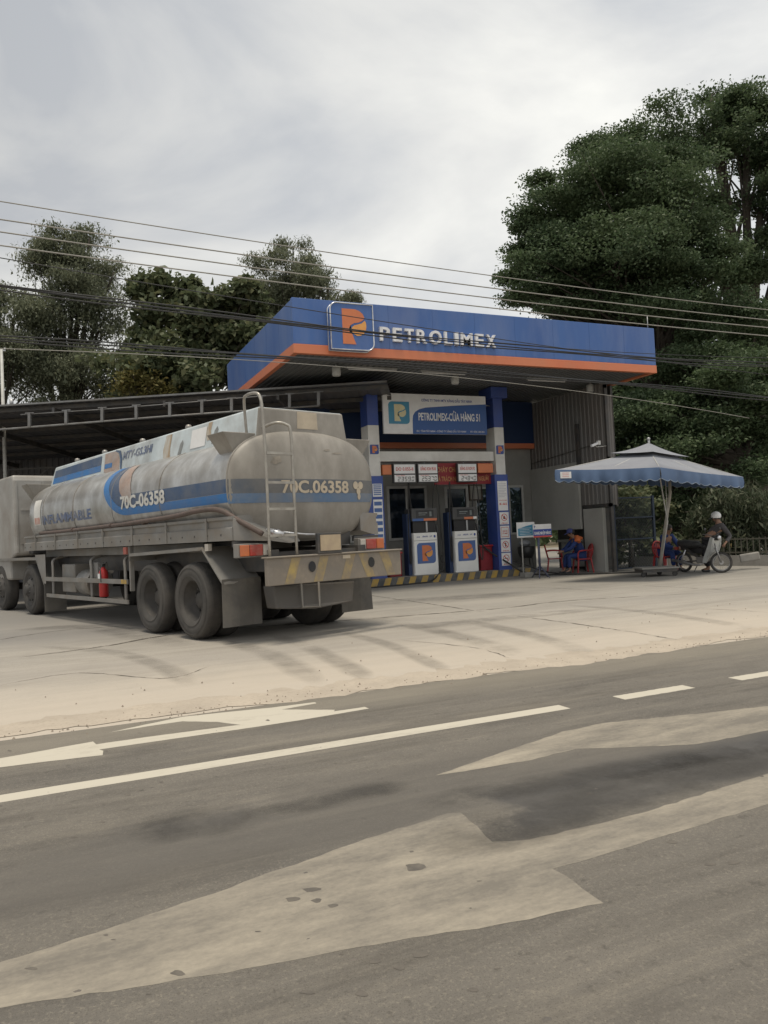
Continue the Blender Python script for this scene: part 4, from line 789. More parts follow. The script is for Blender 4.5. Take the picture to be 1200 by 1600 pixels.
# weld seams
for s_ in (TS0, .95, 2.9, 4.85, 6.7):
    m = TMB(); m.tube([(s_, *ring_pt(2*pi*i/48, 1.001)) for i in range(48)], .012, 5, closed=True); m.build('weld_seam', truck_grey if s_ > 0 else truck_dusty, tank)
def side_map(off): 
    def f(s_, z_):
        q = min(abs(z_-TZ)/TB, .999); return TM @ Vector((s_, TC-TAW*(1-q**TN)**(1/TN)-off, z_+(off if z_ > TZ else -off)*q))
    return f
def rear_map(off):
    def f(t_, z_):
        r_ = min((abs((t_-TC)/TAW)**TN+abs((z_-TZ)/TB)**TN), .9999)**(1/TN); return TM @ Vector((TS0-.21*sqrt(1-r_*r_)-off, t_, z_))
    return f
def arc(cx, cy, rx, ry, a0, a1, n=12): return [(cx+rx*cos(a0+(a1-a0)*i/n), cy+ry*sin(a0+(a1-a0)*i/n)) for i in range(n+1)]
cutS = ((-1.2, 8, .5), (1.4, 3, .045))
# the azure band: runs forward along the side then sweeps up to the top
outer = [(TS0, 1.955), (2.25, 1.955)]+arc(2.25, 2.80, 1.15, .845, -pi/2, 0)+[(3.40, 2.86)]
inner = [(3.16, 2.86)]+arc(2.25, 2.80, .91, .72, 0, -pi/2)+[(TS0, 2.08)]
m = TMB(); m.M = None; poly_decal(m, outer+inner, side_map(.004), cutS); m.build('azure_stripe', st_blue, tank)
dk = [(TS0, 2.085), (2.25, 2.085)]+arc(2.25, 2.80, .90, .715, -pi/2, 0)+[(3.14, 2.86), (2.86, 2.86), (2.72, 2.6), (2.45, 2.36), (2.2, 2.30), (TS0, 2.275)]
m = MB(); poly_decal(m, dk, side_map(.004), cutS); m.build('navy_stripe', st_dark, tank)
m = MB(); poly_decal(m, [(2.80, 2.84), (2.70, 2.6), (2.52, 2.36), (2.3, 2.2), (2.02, 2.12), (2.02, 2.3), (2.15, 2.55), (2.45, 2.84)], side_map(.007), cutS); m.build('faded_flame', peach_m, tank)
wt = mat('white_lettering', (.68, .68, .65), .6, (.55, .55, .52), 8., dust=(.3, .3, .3), dfac=.5, dscale=6)
def flip(f): return lambda a, b: f(-a, b)              # on the left side the text runs towards the rear
m = MB(); text_decal(m, '70C-06358', flip(side_map(.010)), (-2.48, 2.075, -.74, 2.285), .035, ((-2.6, -.6, .4), (1.9, 2.5, .04))); m.build('side_number', wt, tank)
ghost = mat('faded_blue_lettering', (.07, .12, .27), .6, (.17, .20, .27), 7., dust=(.32, .31, .3), dfac=.7, dscale=4)
m = MB(); text_decal(m, 'INFLAMMABLE', flip(side_map(.005)), (-6.75, 1.98, -3.9, 2.17), .03, ((-7, -3, .4), (1.9, 2.5, .04))); m.build('warning_lettering', ghost, tank)
m = MB(); poly_decal(m, [(6.85, 1.98), (7.3, 1.98), (7.3, 2.52), (6.85, 2.52)], side_map(.006), ((6.5, 8, .2), (1.9, 2.6, .04))); st = m.build('white_sticker', white, tank)
m = MB(); poly_decal(m, [(6.9, 2.0), (7.25, 2.0), (7.25, 2.14), (6.9, 2.14)], side_map(.009), ((6.5, 8, .2), (1.9, 2.6, .04))); m.build('red_mark', mat('pale_red', (.5, .25, .2), .6, (.6, .45, .4), 8.), st)
# stripes round the rear head
cutR = ((0, 2.6, .08), (1.5, 3, .05))
m = MB(); poly_decal(m, [(.014, 2.07), (2.586, 2.07), (2.586, 2.27), (.014, 2.27)], rear_map(.004), cutR); m.build('rear_navy_stripe', st_dark2, tank)
m = MB(); poly_decal(m, [(.02, 1.935), (2.58, 1.935), (2.58, 2.07), (.02, 2.07)], rear_map(.004), cutR); m.build('rear_azure_stripe', st_blue2, tank)
dw = mat('dusty_cream', (.50, .43, .33), .6, (.42, .36, .28), 6.)
m = MB(); text_decal(m, '70C.06358', rear_map(.008), (.77, 2.075, 1.98, 2.255), .03, ((.5, 2.5, .08), (1.9, 2.5, .05))); m.build('rear_number', dw, tank)
m = MB()
for cx, cy, rx, ry in ((2.13, 2.19, .055, .06), (2.24, 2.19, .055, .06), (2.19, 2.10, .045, .055), (2.20, 2.02, .035, .05)): poly_decal(m, arc(cx, cy, rx, ry, 0, 2*pi*11/12, 11), rear_map(.008+.001*rx*100), ((0, 3, 5), (1, 3, 5)))
m.build('rear_emblem', dw, tank)
# scrawls and rust on the dusty head
smudge = mat('dust_smudge', (.20, .18, .155), .8, (.3, .27, .23), 12.)
for x_, z_, w2, h2 in ((1.55, 2.70, .14, .03), (1.7, 2.66, .2, .025), (.62, 2.5, .18, .10)): m = MB(); poly_decal(m, [(x_, z_), (x_+w2*.5, z_-h2*.3), (x_+w2, z_+h2*.2), (x_+w2*.9, z_+h2), (x_+w2*.3, z_+h2*.8)], rear_map(.003), cutR); m.build('smudge', smudge, tank)
# top box
BX0, BX1 = -1.2, 7.6; bt0, bt1, tt0, tt1 = .47, 2.15, .55, 2.06; bz0, bz1 = 2.74, 3.31
m = TMB(); v8 = [(BX0, bt0, bz0), (BX1+.15, bt0, bz0), (BX1+.15, bt1, bz0), (BX0, bt1, bz0), (BX0, tt0, bz1), (BX1-.15, tt0, bz1-.02), (BX1-.15, tt1, bz1-.02), (BX0, tt1, bz1)]
m.add(v8, [(3, 2, 1, 0), (4, 5, 6, 7), (0, 1, 5, 4), (1, 2, 6, 5), (2, 3, 7, 6), (3, 0, 4, 7)])
bx = m.build('walkway_box', box_white, trk, bevel=.03); bx.data.materials.append(truck_dusty)
for p in bx.data.polygons:
    if p.index == 5 or abs((WM[trk.name].to_3x3() @ p.normal).dot(fT)+1) < .15: p.material_index = 1
def bside(off):
    nn = Vector((0, -(bz1-bz0), (tt0-bt0)*-1)).normalized()
    def f(s_, z_): k = (z_-bz0)/(bz1-bz0); return TM @ Vector((s_, bt0+(tt0-bt0)*k-off, z_))
    return f
m = MB(); poly_decal(m, [(4.62, 3.06), (7.45, 3.04), (7.38, 3.20), (4.62, 3.24)], bside(.004)); m.build('navy_stripe', st_dark, bx)
m = MB(); poly_decal(m, [(4.62, 2.93), (7.5, 2.91), (7.45, 3.035), (4.62, 3.055)], bside(.004)); m.build('azure_stripe', st_blue, bx)
m = MB(); poly_decal(m, [(4.45, 2.90), (4.45, 3.26), (3.95, 3.26), (3.78, 3.2), (3.70, 3.08), (3.66, 2.78)], bside(.004)); m.build('faded_flame', peach_m, bx)
m = MB(); poly_decal(m, [(3.95, 3.262), (3.76, 3.21), (3.67, 3.08), (3.62, 2.85), (3.56, 2.85), (3.58, 3.1), (3.68, 3.24), (3.9, 3.275)], bside(.005)); m.build('navy_curve', st_dark, bx)
m = MB(); poly_decal(m, [(4.42, 2.96), (4.05, 2.96), (4.05, 3.05), (4.42, 3.05)], bside(.007)); m.build('azure_mark', st_blue, bx)
m = MB(); text_decal(m, 'MTY-GS.3HI', lambda a, b: bside(.005)(-a, b), (-3.55, 3.06, -2.28, 3.20), .03, slant=.25); m.build('box_lettering', ghost, bx)
m = MB()
for (x0_, x1_, z0_, z1_) in ((1.75, 1.5, 2.78, 3.27), (.25, .10, 3.0, 3.28)): poly_decal(m, [(x0_, z0_), (x1_, z0_), (x1_+.04, (z0_+z1_)/2), (x1_, z1_), (x0_-.03, z1_), (x0_+.05, (z0_+z1_)/2)], bside(.003))
m.build('rust_streak', rust_m, bx)
for (x0_, z0_) in ((1.25, 2.86), (.10, 2.93)): m = MB(); poly_decal(m, [(x0_, z0_), (x0_-.12, z0_+.02), (x0_-.2, z0_+.2), (x0_-.16, z0_+.26), (x0_-.08, z0_+.2)], bside(.003)); m.build('grime_streak', grime_m, bx)
m = MB(); poly_decal(m, [(.85, 2.82), (.4, 2.84), (.45, 2.88), (.8, 2.86)], bside(.003)); m.build('grime', grime_m, bx)
m = MB(); poly_decal(m, [(.80, 2.93), (.30, 2.93), (.27, 3.23), (.77, 3.23)], bside(.006)); m.build('white_patch', white_clean, bx)
m = MB(); pm_ = lambda a, b: TM @ Vector((BX0-.004, a, b)); poly_decal(m, [(1.2, 3.03), (1.57, 3.03), (1.56, 3.28), (1.21, 3.28)], pm_); m.build('cream_patch', dw, bx)
# coping rail along the box base and small hinge blocks
m = TMB(); m.tube([(-1.1, .40, 2.735), (3, .40, 2.735), (7.1, .42, 2.74)], .02, 6)
for s_ in (.6, 2.3, 2.5, 4.2, 6.0): m.bar((s_, .36, 2.66), (s_+.12, .38, 2.73), .05, .05)
m.build('box_rail', steel_dk, bx)
# hatches and valves on top
for s_ in (.9, 2.75, 4.6, 6.2):
    m = TMB(); m.lathe([(0, .1), (.16, .1), (.24, .06), (.25, 0)], (s_, 1.1, bz1-.02), Z, 20); m.bar((s_-.3, 1.0, bz1+.05), (s_+.25, 1.0, bz1+.05), .03); h_ = m.build('hatch', alu, trk)
    m = TMB(); m.lathe([(0, .11), (.04, .10), (.06, .06), (.045, .03), (.045, -.02)], (s_+.42, .75, bz1), Z, 14); m.build('vent_valve', alu, trk)
# outboard catch boxes at the four corners of the walkway
def catch(s0, s1, side):
    tt = lambda a: a if side < 0 else 2*TC-a
    m = TMB(); q = [(s0, tt(-.02), 2.93), (s1, tt(-.02), 2.93), (s1, tt(.62), 2.93), (s0, tt(.62), 2.93), (s0+.05, tt(.2), 2.58), (s1-.05, tt(.2), 2.58), (s1-.05, tt(.75), 2.66), (s0+.05, tt(.75), 2.66)]
    m.add(q, [(0, 1, 2, 3), (7, 6, 5, 4), (0, 4, 5, 1), (1, 5, 6, 2), (2, 6, 7, 3), (3, 7, 4, 0)]); m.build('catch_box', truck_dusty, trk, bevel=.012)
catch(-1.18, -.72, -1); catch(-1.18, -.72, 1); catch(7.65, 8.1, -1); catch(7.65, 8.1, 1)
# side skirt rail (frame of the tank saddle)
for t0, sg in ((0.0, 1), (2.6, -1)):
    m = TMB()
    prof = [(0, 1.43), (0, 1.60), (.03, 1.625), (.03, 1.70), (0, 1.72), (0, 1.76), (.35, 1.78), (.35, 1.5), (.1, 1.43)]
    k = len(prof); a = [(-1.28, t0+sg*p[0], p[1]) for p in prof]+[(8.05, t0+sg*p[0], p[1]) for p in prof]
    m.add(a, [(i, (i+1) % k, k+(i+1) % k, k+i) for i in range(k)]+[tuple(range(k)), tuple(range(2*k-1, k-1, -1))]); m.build('side_frame', truck_grey, trk)
m = TMB(); m.add([(-1.29, .02, 1.74), (-1.29, .02, 1.43), (-1.5, .5, 1.40), (-1.55, .75, 1.36), (-1.3, 1.1, 1.38), (-1.2, 1.0, 1.6)], [(0, 1, 2), (0, 2, 3), (0, 3, 4, 5)]); m.build('corner_gusset', truck_grey, trk)
m = TMB(); m.box((-1.5, .45, .98), (10.5, .60, 1.28)); m.box((-1.5, 2.0, .98), (10.5, 2.15, 1.28))
for s_ in (-1.4, -.7, .75, 2.2, 4, 5.8, 8.2): m.box((s_-.06, .6, 1.02), (s_+.06, 2.0, 1.24))
m.box((-1.2, .5, 1.3), (7.6, .7, 1.6)); m.box((-1.2, 1.9, 1.3), (7.6, 2.1, 1.6)); m.build('chassis', steel_dk, trk)
m = TMB(); m.box((.1, .3, 1.28), (7.5, 2.3, 1.42)); m.build('tank_bed', truck_grey, trk)
# brown pipe along the side
m = TMB(); m.tube(smooth([(7.0, .04, 1.80), (5.5, .03, 1.79), (3.2, .02, 1.80), (2.6, .03, 1.80), (2.0, .0, 1.81), (.4, -.02, 1.84), (-.4, -.03, 1.88), (-1.0, -.02, 1.86), (-1.3, .1, 1.70), (-1.55, .32, 1.50)], 5), .038, 10)
for s_ in (1.55, 2.95, 4.9): m.tube([(s_-.03, .02, 1.80), (s_+.03, .02, 1.80)], .05, 10)
m.build('discharge_pipe', hose_m, trk)
m = TMB(); m.tube([(-1.5, .42, 1.56), (-1.63, .5, 1.50), (-1.66, .58, 1.48)], [.03, .05, .04], 10); m.ball((-1.6, .52, 1.5), .06); m.tube([(-1.62, .55, 1.52), (-1.6, 1.0, 1.47), (-1.6, 1.3, 1.46)], .014, 6); m.build('discharge_valve', chrome, trk)
# ladder
LS = -1.66; lad = None
m = TMB()
m.tube(smooth([(LS+.02, .36, 1.2), (LS+.0, .35, 2.2), (LS, .33, 3.1), (LS+.03, .32, 3.34), (LS+.12, .31, 3.42), (LS+.42, .34, 3.44), (LS+.55, .38, 3.36), (LS+.58, .42, 2.90)], 5), .021, 8)
m.tube(smooth([(LS+.02, .80, 1.2), (LS, .78, 2.2), (LS, .77, 2.88), (LS+.03, .72, 3.0), (LS+.12, .60, 3.03), (LS+.36, .54, 2.99)], 5), .021, 8)
for z_ in (1.47, 1.83, 2.19, 2.59): m.bar((LS, .35, z_), (LS, .78, z_), .05, .035)
lad = m.build('ladder', mat('ladder_metal', (.42, .40, .36), .4, (.3, .28, .25), 6., metal=.5), trk)
# bumper with hazard stripes
BS = -1.76
m = TMB(); m.box((BS, .24, .80), (BS+.08, 2.62, 1.17)); m.box((BS-.03, .22, 1.165), (BS+.12, 2.64, 1.19)); bmpr = m.build('bumper', bumper_m, trk, bevel=.01)
bmap = lambda a, b: TM @ Vector((BS-.003, a, b))
for t_ in (.50, .98, 1.46, 1.94, 2.34): m = MB(); poly_decal(m, [(t_, .81), (t_+.15, .81), (t_+(.28 if t_ < 1.6 else .02), 1.16), (t_+(.13 if t_ < 1.6 else -.15), 1.16)], bmap); m.build('yellow_stripe', bumper_y, bmpr)
m = MB()
for t_ in (.96, 2.03): poly_decal(m, arc(t_, 1.02, .062, .075, 0, 2*pi*15/16, 15), lambda a, b: TM @ Vector((BS-.007, a, b)))
m.build('bumper_hole', mat('hole_dark', (.012, .014, .02), .4, (.02, .02, .02), 3.), bmpr)
m = MB(); poly_decal(m, [(1.5, 1.1), (1.64, 1.1), (1.64, 1.15), (1.5, 1.15)], lambda a, b: TM @ Vector((BS-.006, a, b))); m.build('label_plate', dw, bmpr)
m = TMB(); m.box((BS+.08, .7, .9), (-1.2, .78, 1.1)); m.box((BS+.08, 2.0, .9), (-1.2, 2.08, 1.1)); m.build('bumper_bracket', steel_dk, trk)
# tail lights
def tail(t0, flipx):
    m = TMB(); m.box((-1.42, t0, 1.19), (-1.30, t0+.52, 1.38)); h_ = m.build('tail_light', truck_grey, trk, bevel=.01)
    a = [(.03, .17, orlens, 'turn_lens'), (.18, .38, redlens, 'brake_lens'), (.39, .49, clearlens, 'clear_lens')]
    for x0_, x1_, mm, nm in a:
        if flipx: x0_, x1_ = .52-x1_, .52-x0_
        m = TMB(); m.box((-1.445, t0+x0_, 1.21), (-1.421, t0+x1_, 1.36)); m.build(nm, mm, h_, bevel=.008)
tail(-.0, False); tail(2.08, True)
for a_, b_ in ((.02, .5), (2.1, 2.58)): m = TMB(); m.box((-1.30, a_, 1.34), (-1.24, b_, 1.42)); m.build('light_bracket', steel_dk, trk)
# number plate
m = TMB(); m.box((-1.80, 1.05, 1.19), (-1.74, 1.47, 1.48)); pl_ = m.build('plate_bracket', steel_dk, trk, bevel=.008)
m = TMB(); m.box((-1.815, 1.09, 1.23), (-1.80, 1.44, 1.45)); m.build('number_plate', mat('dusty_plate', (.45, .36, .24), .5, (.36, .28, .2), 5.), pl_)
# low rear gear: boxed drum and pale bracket
m = TMB(); m.add([(-1.45, .52, .78), (-1.45, 1.95, .74), (-1.2, 2.0, .74), (-1.2, .5, .78), (-1.45, .55, .46), (-1.47, 1.2, .40), (-1.45, 1.9, .44), (-1.2, 1.9, .44), (-1.2, 1.2, .40), (-1.2, .55, .46)],
    [(0, 1, 2, 3), (0, 4, 5, 6, 1), (1, 6, 7, 2), (2, 7, 8, 9, 3), (3, 9, 4, 0), (4, 9, 8, 5), (5, 8, 7, 6)]); m.build('rear_guard', mat('dusty_guard', (.09, .085, .08), .7, (.09, .085, .08), 2., dust=(.2, .17, .14), dfac=.4), trk, bevel=.02)
m = TMB(); m.tube([(-1.5, .95, .80), (-1.51, .95, .45), (-1.51, 1.25, .43), (-1.5, 1.25, .80)], .017, 6); m.build('tow_bracket', truck_grey, trk)
# wheels
def wheel_geo(s_, t0, out_, dual, front=False):
    """t0 = outer face; out_ = -1 for the left side"""
    R0, wd = .57, .29; ax = Vector((0, out_, 0)); org = (s_, t0-out_*wd, R0)
    prof = [(.30, .0), (.42, -.02), (.54, .02), (R0, .07), (R0, wd-.07), (.545, wd-.015), (.43, wd+.012), (.335, wd-.01), (.30, wd-.04)]
    if not dual and not front: pass
    m = TMB(); m.lathe(prof, org, ax, 44)
    if dual: m.lathe(prof, (s_, t0-out_*(2*wd+.05), R0), ax, 44)
    wroot = m.build('tyre', tyre_m, None, origin=T(s_, t0, 0)); return wroot
def wheel(s_, t0, out_, dual):
    R0, wd = .57, .29; ax = Vector((0, out_, 0)); org = (s_, t0-out_*wd, R0)
    prof = [(.30, .02), (.42, -.01), (.53, .02), (R0-.012, .05), (R0, .09), (R0, wd-.09), (R0-.012, wd-.05), (.535, wd-.012), (.43, wd+.012), (.335, wd-.006), (.30, wd-.04)]
    m = TMB(); m.lathe(prof, org, ax, 44)
    if dual: m.lathe([(.26, -.02)]+prof, (s_, t0-out_*(2*wd+.05), R0), ax, 32)
    for rr0 in (.37, .49): m.lathe([(rr0-.006, wd+.004), (rr0, wd+.012), (rr0+.006, wd+.004)], org, ax, 44)
    for gx in (.09, .145, .20): m.lathe([(R0+.001, gx-.008), (R0-.010, gx-.006), (R0-.010, gx+.006), (R0+.001, gx+.008)], org, ax, 44)
    w0 = m.build('wheel', tyre_m, trk); w0.data.materials.append(tyre_dusty)
    inv = WM[trk.name]; outw = rT*out_
    for p in w0.data.polygons:
        if (inv.to_3x3() @ p.normal).dot(outw) > .55: p.material_index = 1
    m = TMB()
    if dual: pr = [(.31, wd-.03), (.305, wd-.06), (.275, wd-.12), (.265, wd-.26), (.17, wd-.28), (.13, wd-.25), (.12, wd-.15), (.09, wd-.13), (0, wd-.13)]
    else: pr = [(.31, wd-.03), (.30, wd-.02), (.27, wd-.04), (.24, wd-.02), (.18, wd+.03), (.12, wd+.035), (.115, wd+.09), (.07, wd+.1), (0, wd+.1)]
    m.lathe(pr, org, ax, 36)
    rim = m.build('rim', rim_m, w0)
    m = TMB()
    for i in range(10): a = 2*pi*i/10; c = Vector(org)+Vector((sin(a)*(.155 if not dual else .2), 0, cos(a)*(.155 if not dual else .2)))+ax*(wd-.24 if dual else wd+.0); m.cyl(c, c+ax*.06, .016, 6)
    m.build('wheel_nuts', steel_dk, rim)
    m = TMB()
    for i in range(8):
        a = 2*pi*(i+.5)/8; rr_ = .225 if dual else .25; c = Vector(org)+Vector((sin(a)*rr_, 0, cos(a)*rr_))+ax*((wd-.225) if dual else wd-.02)
        m.cyl(c, c+ax*.012, .028, 10)
    m.build('rim_holes', black, rim)
for s_ in (0, 1.42): wheel(s_, 0.0, -1, True); wheel(s_, 2.6, 1, True)
for s_ in (7.85, 10.15): wheel(s_, 0.03, -1, False); wheel(s_, 2.57, 1, False)
m = TMB()
for s_ in (0, 1.42, 7.85, 10.15): m.cyl((s_, .2, .57), (s_, 2.4, .57), .09, 12)
for s_ in (0, 1.42): m.ball((s_, 1.3, .6), (.28, .25, .28))
m.build('axles', steel_dk, trk)
# rear mudguards: flat top plate, sloping rear, rubber flaps
def guard(t0, sg):
    m = TMB(); a, b = t0, t0+sg*.62
    for seg in (((2.12, 1.30), (-.42, 1.36)), ((-.42, 1.36), (-1.0, .86)), ((2.12, 1.30), (2.2, .72)) if False else ((2.12, 1.30), (2.14, 1.22))):
        (s0, z0), (s1, z1) = seg; dz = .05 if abs(z0-z1) < .2 else .03
        m.add([(s0, a, z0), (s1, a, z1), (s1, b, z1), (s0, b, z0), (s0, a, z0-dz), (s1, a, z1-dz), (s1, b, z1-dz), (s0, b, z0-dz)], [(0, 1, 2, 3), (7, 6, 5, 4), (0, 4, 5, 1), (1, 5, 6, 2), (2, 6, 7, 3), (3, 7, 4, 0)])
    g_ = m.build('mudguard', truck_grey, trk)
    m = TMB(); vs_ = []; nz = 6; nt_ = 5
    for j in range(nz+1):
        for i in range(nt_+1): vs_.append((-1.0-.03*sin(j/nz*2.2)+.015*sin(i*1.3+j*.5), t0+sg*(.62*i/nt_)-(.02*sg*j/nz), .90-.66*j/nz))
    w2 = len(vs_); vs_ += [(x+.012, y, z) for x, y, z in vs_]; fs_ = []
    for j in range(nz):
        for i in range(nt_): a_ = j*(nt_+1)+i; fs_ += [(a_, a_+1, a_+nt_+2, a_+nt_+1), (w2+a_+nt_+1, w2+a_+nt_+2, w2+a_+1, w2+a_)]
    for j in range(nz):
        for i in (0, nt_): a_ = j*(nt_+1)+i; fs_.append((a_, a_+nt_+1, w2+a_+nt_+1, w2+a_))
    for i in range(nt_):
        a_ = nz*(nt_+1)+i; fs_.append((a_, a_+1, w2+a_+1, w2+a_))
    m.add(vs_, fs_, False); m.build('mud_flap', flap_m, g_)
guard(-.02, 1); guard(2.62, -1)
# front mudguard
for t0, sg in ((-.0, 1), (2.6, -1)):
    m = TMB(); a, b = t0, t0+sg*.45
    for (s0, z0), (s1, z1) in (((10.8, 1.28), (7.25, 1.28)), ((7.25, 1.28), (6.75, .74))):
        m.add([(s0, a, z0), (s1, a, z1), (s1, b, z1), (s0, b, z0), (s0, a, z0-.06), (s1, a, z1-.06), (s1, b, z1-.06), (s0, b, z0-.06)], [(0, 1, 2, 3), (7, 6, 5, 4), (0, 4, 5, 1), (1, 5, 6, 2), (2, 6, 7, 3), (3, 7, 4, 0)])
    m.add([(7.28, a, 1.34), (6.6, a, 1.34), (6.6, a, .72), (6.75, a, .72), (7.28, a+sg*.0, 1.28)], [(0, 1, 2, 3, 4)]); g_ = m.build('mudguard', truck_grey, trk)
    m = TMB(); m.box((6.72, min(a, b), .12), (6.74, max(a, b), .74)); m.build('mud_flap', flap_m, g_)
# side protection rails, tanks and boxes between the axles
m = TMB()
for k in range(24): m.box((-1.0+k*.39, -.006, 1.50), (-.975+k*.39, 0, 1.525))
m.build('frame_bolts', steel_dk, trk)
for k in range(7): m = TMB(); m.box((-.6+k*1.3, -.012, 1.43), (-.55+k*1.3, -.001, 1.76)); m.build('frame_rib', truck_grey, trk)
for t0, sg in ((0.0, 1), (2.56, 1)):
    m = TMB(); m.box((2.32, t0, .78), (6.6, t0+.03, .86)); m.box((2.32, t0, .44), (6.6, t0+.03, .51))
    for s_ in (2.5, 4.1, 6.3): m.tube(smooth([(s_, t0+.06, .44), (s_, t0+.06, 1.0), (s_+.05, t0+.1, 1.22), (s_+.1, t0+.4, 1.28)], 4), .03, 6)
    sr = m.build('side_rail', truck_grey, trk)
    m = TMB(); m.box((2.33, t0-.006, .785), (2.55, t0-.001, .855)); m.build('yellow_reflector', kerb_y, sr)
m = TMB(); m.cyl((4.45, .35, .75), (5.1, .35, .75), .26, 20); m.build('air_tank', alu, trk)
m = TMB(); m.box((5.25, .14, .55), (6.0, .6, 1.12)); m.build('battery_box', truck_grey, trk, bevel=.02)
m = TMB(); m.box((3.9, .1, .85), (4.15, .3, 1.15)); m.build('tool_box', truck_grey, trk, bevel=.01)
m = TMB(); m.box((2.2, 1.9, .5), (3.9, 2.4, 1.05)); m.build('fuel_tank', alu, trk, bevel=.05)
m = TMB(); m.box((2.22, .03, .66), (2.27, .1, 1.42)); m.build('guard_post', truck_grey, trk); m = TMB(); m.box((2.3, -.005, 1.29), (2.42, .03, 1.41)); m.build('side_marker', redlens, trk)
m = TMB(); m.box((-.62, -.01, 1.30), (-.52, .05, 1.40)); m.build('side_marker', clearlens, trk)
# cab
m = TMB(); cabp = [(8.95, 1.35), (8.95, 3.12), (9., 3.25), (11.25, 3.25), (11.7, 2.9), (11.95, 2.1), (12., .75), (9.35, .75), (9.35, 1.2)]
k = len(cabp); m.add([(s_, .04, z_) for s_, z_ in cabp]+[(s_, 2.56, z_) for s_, z_ in cabp], [tuple(range(k)), tuple(range(2*k-1, k-1, -1))]+[(i, (i+1) % k, k+(i+1) % k, k+i) for i in range(k)])
cb = m.build('cab', cabwhite, trk, bevel=.05)
for t_, sg in ((.034, -1), (2.566, 1)):
    m = TMB(); q = [(10.45, 2.05), (11.65, 2.05), (11.45, 2.85), (10.45, 2.85)]; m.add([(a, t_, b) for a, b in q], [(0, 1, 2, 3)]); m.build('side_window', glass, cb)
m = TMB(); m.add([(11.95, .25, 2.15), (11.95, 2.35, 2.15), (11.75, 2.3, 2.85), (11.75, .3, 2.85)], [(0, 1, 2, 3)]); 
m.M = TM; m.build('windscreen', glass, cb)
m = TMB()
for z_ in (1.6, 2.4): m.box((8.935, .2, z_), (8.949, 2.4, z_+.03))
for t_ in (.09, .7, 1.9): m.box((8.925, t_, 1.4), (8.949, t_+.04, 3.1))
m.build('rear_ribs', cabwhite, cb)
m = TMB(); m.box((8.5, .3, 1.35), (8.78, .62, 1.75)); m.ball((8.65, .5, 1.5), (.1, .15, .2)); m.build('air_intake', blackp, cb, bevel=.03)
# fire extinguisher hung on the side rail
fe = thing('fire_extinguisher', 'red fire extinguisher hung behind the side rail of the tanker', 'extinguisher', T(3.75, .08, .52))
m = TMB(); m.lathe([(0, 0), (.075, 0), (.085, .02), (.085, .42), (.07, .48), (.03, .53), (.025, .56), (0, .56)], (3.62, .10, .52), Z, 16); m.build('cylinder', extred, fe)
m = TMB(); m.box((3.59, .07, 1.07), (3.65, .13, 1.12)); m.bar((3.62, .1, 1.12), (3.46, .1, 1.15), .03, .015); m.tube(smooth([(3.6, .02, 1.08), (3.5, .0, 1.02), (3.48, .0, .8)], 4), .012, 6); m.build('valve', blackp, fe)
m = TMB(); m.box((3.57, .012, .86), (3.67, .016, .95)); m.build('label_plate', white_clean, fe)

# ================================================================== LEFT SHELTER
E0 = G(0, 635, 5.42); E1 = G(510, 603, 5.42); ue = (E1-E0).normalized(); ne = Vector((-ue.y, ue.x, 0))
if ne.y < 0: ne = -ne
sh = thing('shelter', 'long dark lean-to parking shelter roof behind the tanker truck', 'shelter', (E0+E1)/2*1-Vector((0, 0, 5.42)))
A = E0-ue*9; B = E1+ue*1.6; LN = (B-A).length
def SP(u, d, z): return Vector((A.x, A.y, 0))+ue*u+ne*d+Vector((0, 0, z))
m = MB(); n = int(LN/.25); slope = -.045; DP = 9.
vs = []; 
for i in range(n*2+1):
    u = LN*i/(n*2); b = .03 if i % 2 else 0; vs += [SP(u, 0, 5.43+b), SP(u, DP, 5.43+b+slope*DP)]
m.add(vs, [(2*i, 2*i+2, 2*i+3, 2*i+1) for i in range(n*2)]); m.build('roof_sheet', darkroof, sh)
m = MB(); m.bar(SP(0, -.02, 5.435), SP(LN, -.02, 5.435), .05, .045); m.build('roof_edge', dullg, sh)
m = MB()
for d in (.25, 1.6, 3.0, 4.4, 5.8, 7.2): m.bar(SP(0, d, 5.36+slope*d), SP(LN, d, 5.36+slope*d), .05, .11)
m.build('purlins', steel_dk, sh)
m = MB(); k = 1.2
while k < LN:
    m.bar(SP(k, 0, 5.22), SP(k, DP, 5.22+slope*DP), .07, .16)
    k += 3.1
m.build('rafters', steel_dk, sh)
def inpl(px, py):                                  # a point on the shelter's front plane
    r = ray(px, py); n_ = np.array(ne); t_ = (np.array(E0)-CAM).dot(n_)/r.dot(n_); return Vector(CAM+r*t_)
ra = [inpl(-120, 684), inpl(0, 672.5), inpl(265, 651.5), inpl(500, 635)]; rb = [inpl(36, 649), inpl(160, 641), inpl(265, 632.5), inpl(499, 613)]
off = -ne*.12
m = MB(); m.tube([p+off for p in ra], .028, 6); m.build('front_rail', dullg, sh)
m = MB(); m.tube([p+off for p in rb], .014, 6); m.build('upper_rail', dullg, sh)
for px in (50, 107, 163, 216, 268, 318, 364, 410, 454, 499):
    m = MB(); lo = inpl(px, 672.5-px*.0755)+off; hi = inpl(px, 650-px*.0735)+off; m.bar(lo+Vector((0, 0, .0)), hi, .075, .075, up=ne); m.bar(hi-ue*.12, hi+ue*.12, .03); m.build('rail_post', dullg, sh)
m = MB()                                           # back sheeting
k = 0.; pr = []
while k < LN: pr += [(k, 0), (k+.12, 0), (k+.15, .03), (k+.22, .03)]; k += .25
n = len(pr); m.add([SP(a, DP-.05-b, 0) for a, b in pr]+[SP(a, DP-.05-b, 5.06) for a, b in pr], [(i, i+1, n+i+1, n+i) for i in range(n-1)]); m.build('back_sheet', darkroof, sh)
m = MB()                                           # lattice truss across the back
